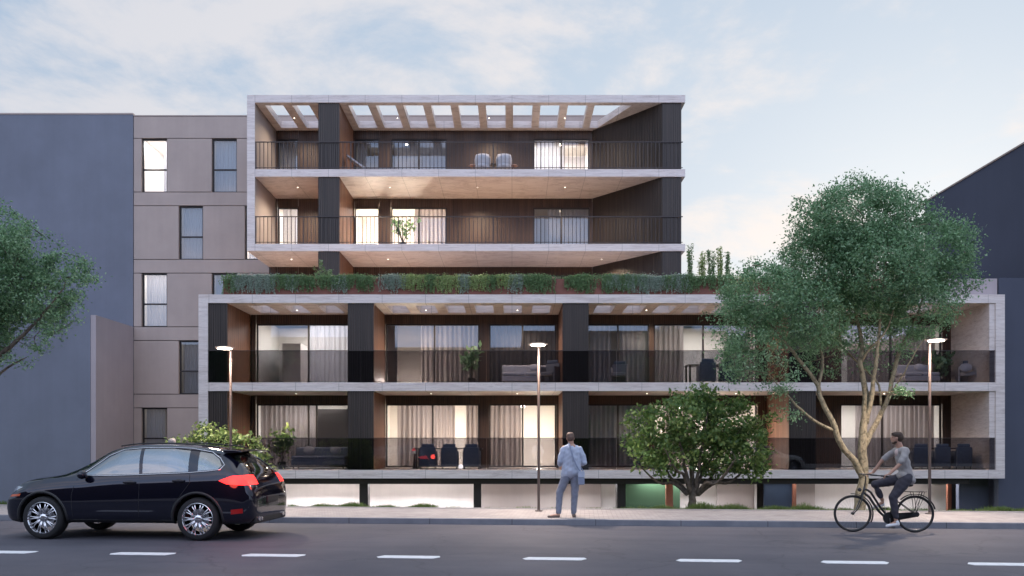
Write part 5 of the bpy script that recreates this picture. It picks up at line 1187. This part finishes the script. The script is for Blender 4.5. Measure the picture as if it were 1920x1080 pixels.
pot_plant(q(530), 29.9, G0, 1.45, 'leafy potted plant left of the ground floor sofa', .38, 330, .11, 'leaf_small', 3)
dining_table(q(842), 30.1, G0, 2.5, 'dark long table behind three chairs on the ground floor balcony')
for i, p in enumerate((803, 843, 884)): dining_chair(q(p, 29.4), 29.45, G0, 'slate blue chair with its back to the railing, %s of three by the red flower' % ORN[i])
T = thing('flower_vase', 'bright red flower in a slim vase left of the ground floor table', 'vase', (q(777), 30.0, G0)); MB().lathe([(0, 0), (.08, 0), (.05, .1), (.035, .45), (.05, .55), (.045, .55), (.03, .45), (0, .44)], 16).build('vase', 'frame', T)
b = MB(); [b.ball((.06 * math.cos(a * .785), .06 * math.sin(a * .785), .68 + .03 * (a % 2)), (.05, .05, .03)) for a in range(8)]; b.ball((0, 0, .73), (.07, .07, .04)); b.build('flower', 'red', T, smooth=True); MB().tube([(0, 0, .44), (0, 0, .7)], .008, 6).build('stem', 'trail_green', T)
T = thing('ball_lamp', 'small white glowing ball lamp on the floor between two ground floor chairs', 'lamp', (q(864, 29.0), 29.0, G0)); M['ball_glow'] = emis('ball_glow', (1, .95, .9), 1.6)
MB().lathe([(0, 0), (.05, 0), (.05, .02), (0, .02)], 16).build('base', 'frame', T); MB().ball((0, 0, .10), .085, 20, 14).build('globe', 'ball_glow', T, smooth=True)
sofa(q(985), 30.2, G1, 1.75, 'pale grey sofa on the first floor balcony left of the middle pier', 'fabric_light'); cushion(q(1003), 29.95, G1 + .66, .5, .36, 'pale cushion on the first floor sofa', 'fabric_light', .4)
dining_chair(q(1030), 29.6, G1, 'dark chair beside the pale first floor sofa', 'fabric_grey', 2.6)
pot_plant(q(885), 29.9, G1, 1.35, 'dark broad leaved potted plant on the first floor balcony', .42, 110, .16, 'leaf_big', 6, 3)
dining_table(q(1335), 30.1, G1, 1.9, 'dark table on the first floor balcony behind the left branches of the big tree')
for i, p in enumerate((1325, 1367)): dining_chair(q(p, 29.4), 29.45, G1, '%s dark chair at the first floor table beside the big tree' % ('left', 'right')[i], 'fabric_blue')
dining_chair(q(1160), 29.9, G1, 'grey chair alone on the first floor balcony right of the middle pier', 'fabric_grey', 2.9)
sofa(q(1722), 30.1, G1, 1.3, 'pale loveseat on the first floor balcony behind the right street lamp', 'fabric_light'); cushion(q(1722), 29.9, G1 + .66, .5, .36, 'white cushion on the loveseat behind the right street lamp', 'fabric_light', .4)
pot_plant(q(1775), 30.2, G1, 1.35, 'bushy dark potted plant near the stone end wall', .45, 150, .17, 'leaf_big', 8)
dining_chair(q(1808), 29.7, G1, 'grey armchair with a pale throw next to the stone end wall', 'fabric_light', 2.5)
cushion(q(1808, 29.6), 29.5, G1 + .62, .5, .42, 'pale cushion on the armchair by the stone end wall', 'fabric_light', .5, -.4)
dining_table(q(1765), 30.2, G0, 2.4, 'dark long table on the ground floor balcony behind the cyclist')
for i, p in enumerate((1722, 1762, 1802)): dining_chair(q(p, 29.4), 29.45, G0, 'dark blue chair on the ground floor balcony behind the cyclist, %s of three' % ORN[i])
# top floor: lounger and two shell chairs
T = thing('sun_lounger', 'slatted sun lounger with raised back on the top floor balcony', 'sun lounger', (px(700, 34.6), 34.6, G4))
MB().box(-.45, 1.05, -.3, .3, .24, .30).build('frame', 'fabric_grey', T, bevel=.01); b = MB().prism([(0, 0), (.75, .55), (.72, .60), (-.04, .06)], -.3, .3); o = b.build('backrest', 'fabric_light', T); o.rotation_euler = (R(90), 0, R(180)); o.location = (-.35, 0, .27)
for x in (-.4, 1.0):
    for y in (-.26, .26): MB().box(x - .02, x + .02, y - .02, y + .02, 0, .24).build('leg', 'frame', T)
def shell_chair(p, label, sg):
    T = thing('armchair', label, 'armchair', (px(p, 34.4), 34.4, G4), 0, 'round backed armchairs on the top floor')
    b = MB(); vs = []; n_ = 16
    for j, (z, rr_) in enumerate([(.28, .30), (.45, .34), (.65, .35), (.85, .30)]):
        for i in range(n_ + 1): a = math.radians(190 + 160 * i / n_); vs.append((rr_ * math.cos(a), rr_ * .8 * math.sin(a), z))
    b.add(vs, [(j * (n_ + 1) + i, j * (n_ + 1) + i + 1, (j + 1) * (n_ + 1) + i + 1, (j + 1) * (n_ + 1) + i) for j in range(3) for i in range(n_)])
    o = b.build('backrest', 'fabric_light', T, smooth=True); so_ = o.modifiers.new('s', 'SOLIDIFY'); so_.thickness = .05
    MB().lathe([(0, .26), (.30, .26), (.33, .32), (.30, .42), (0, .44)], 24).build('seat', 'fabric_light', T, smooth=True)
    for sx in (-1, 1):
        for sy in (-1, 1): MB().tube([(sx * .2, sy * .2, .27), (sx * .27, sy * .25, 0)], .014, 6).build('leg', 'rattan', T)
    b = MB(); b.ball((sg * .42, .05, .42), (.18, .16, .06)); b.tube([(sg * .40, .05, .05), (sg * .40, .05, .42)], .02, 6); b.build('side_tray', 'rattan', T, smooth=True)
shell_chair(905, 'pale round backed armchair on the top floor, the left of the pair', -1); shell_chair(945, 'pale round backed armchair on the top floor, the right of the pair', 1)
T = thing('side_table', 'small dark table between the two pale top floor armchairs', 'table', (px(925, 34.5), 34.5, G4)); MB().lathe([(0, .5), (.16, .5), (.16, .47), (0, .47)][::-1], 20).build('tabletop', 'frame', T); MB().tube([(0, 0, 0), (0, 0, .47)], .025, 8).build('leg', 'frame', T)
pot_plant(px(755, 34.5), 34.5, G3, 1.35, 'spreading potted plant on the third floor balcony', .65, 120, .13, 'leaf_big', 11, 5)

# pale car on the near side of the street; it shows mirrored in the ground floor glass balustrade
M['paint_pale'] = mat('pale_paint', (0.7, 0.66, 0.62), 0.25, 0.0, Coat_Weight=0.6)
c2 = dup(car, (13.2, 10.3, 0), R(-5), 'pale car across the street, mirrored in the glass balustrade')
for ch in c2.children:
    if ch.type == 'MESH' and ch.name.split('.')[0] in ('body', 'rear_spoiler', 'door_mirror'):
        ch.data = ch.data.copy(); ch.data.materials[0] = M['paint_pale']
for ch in [c for c in c2.children if c.type == 'LIGHT']: bpy.data.objects.remove(ch)
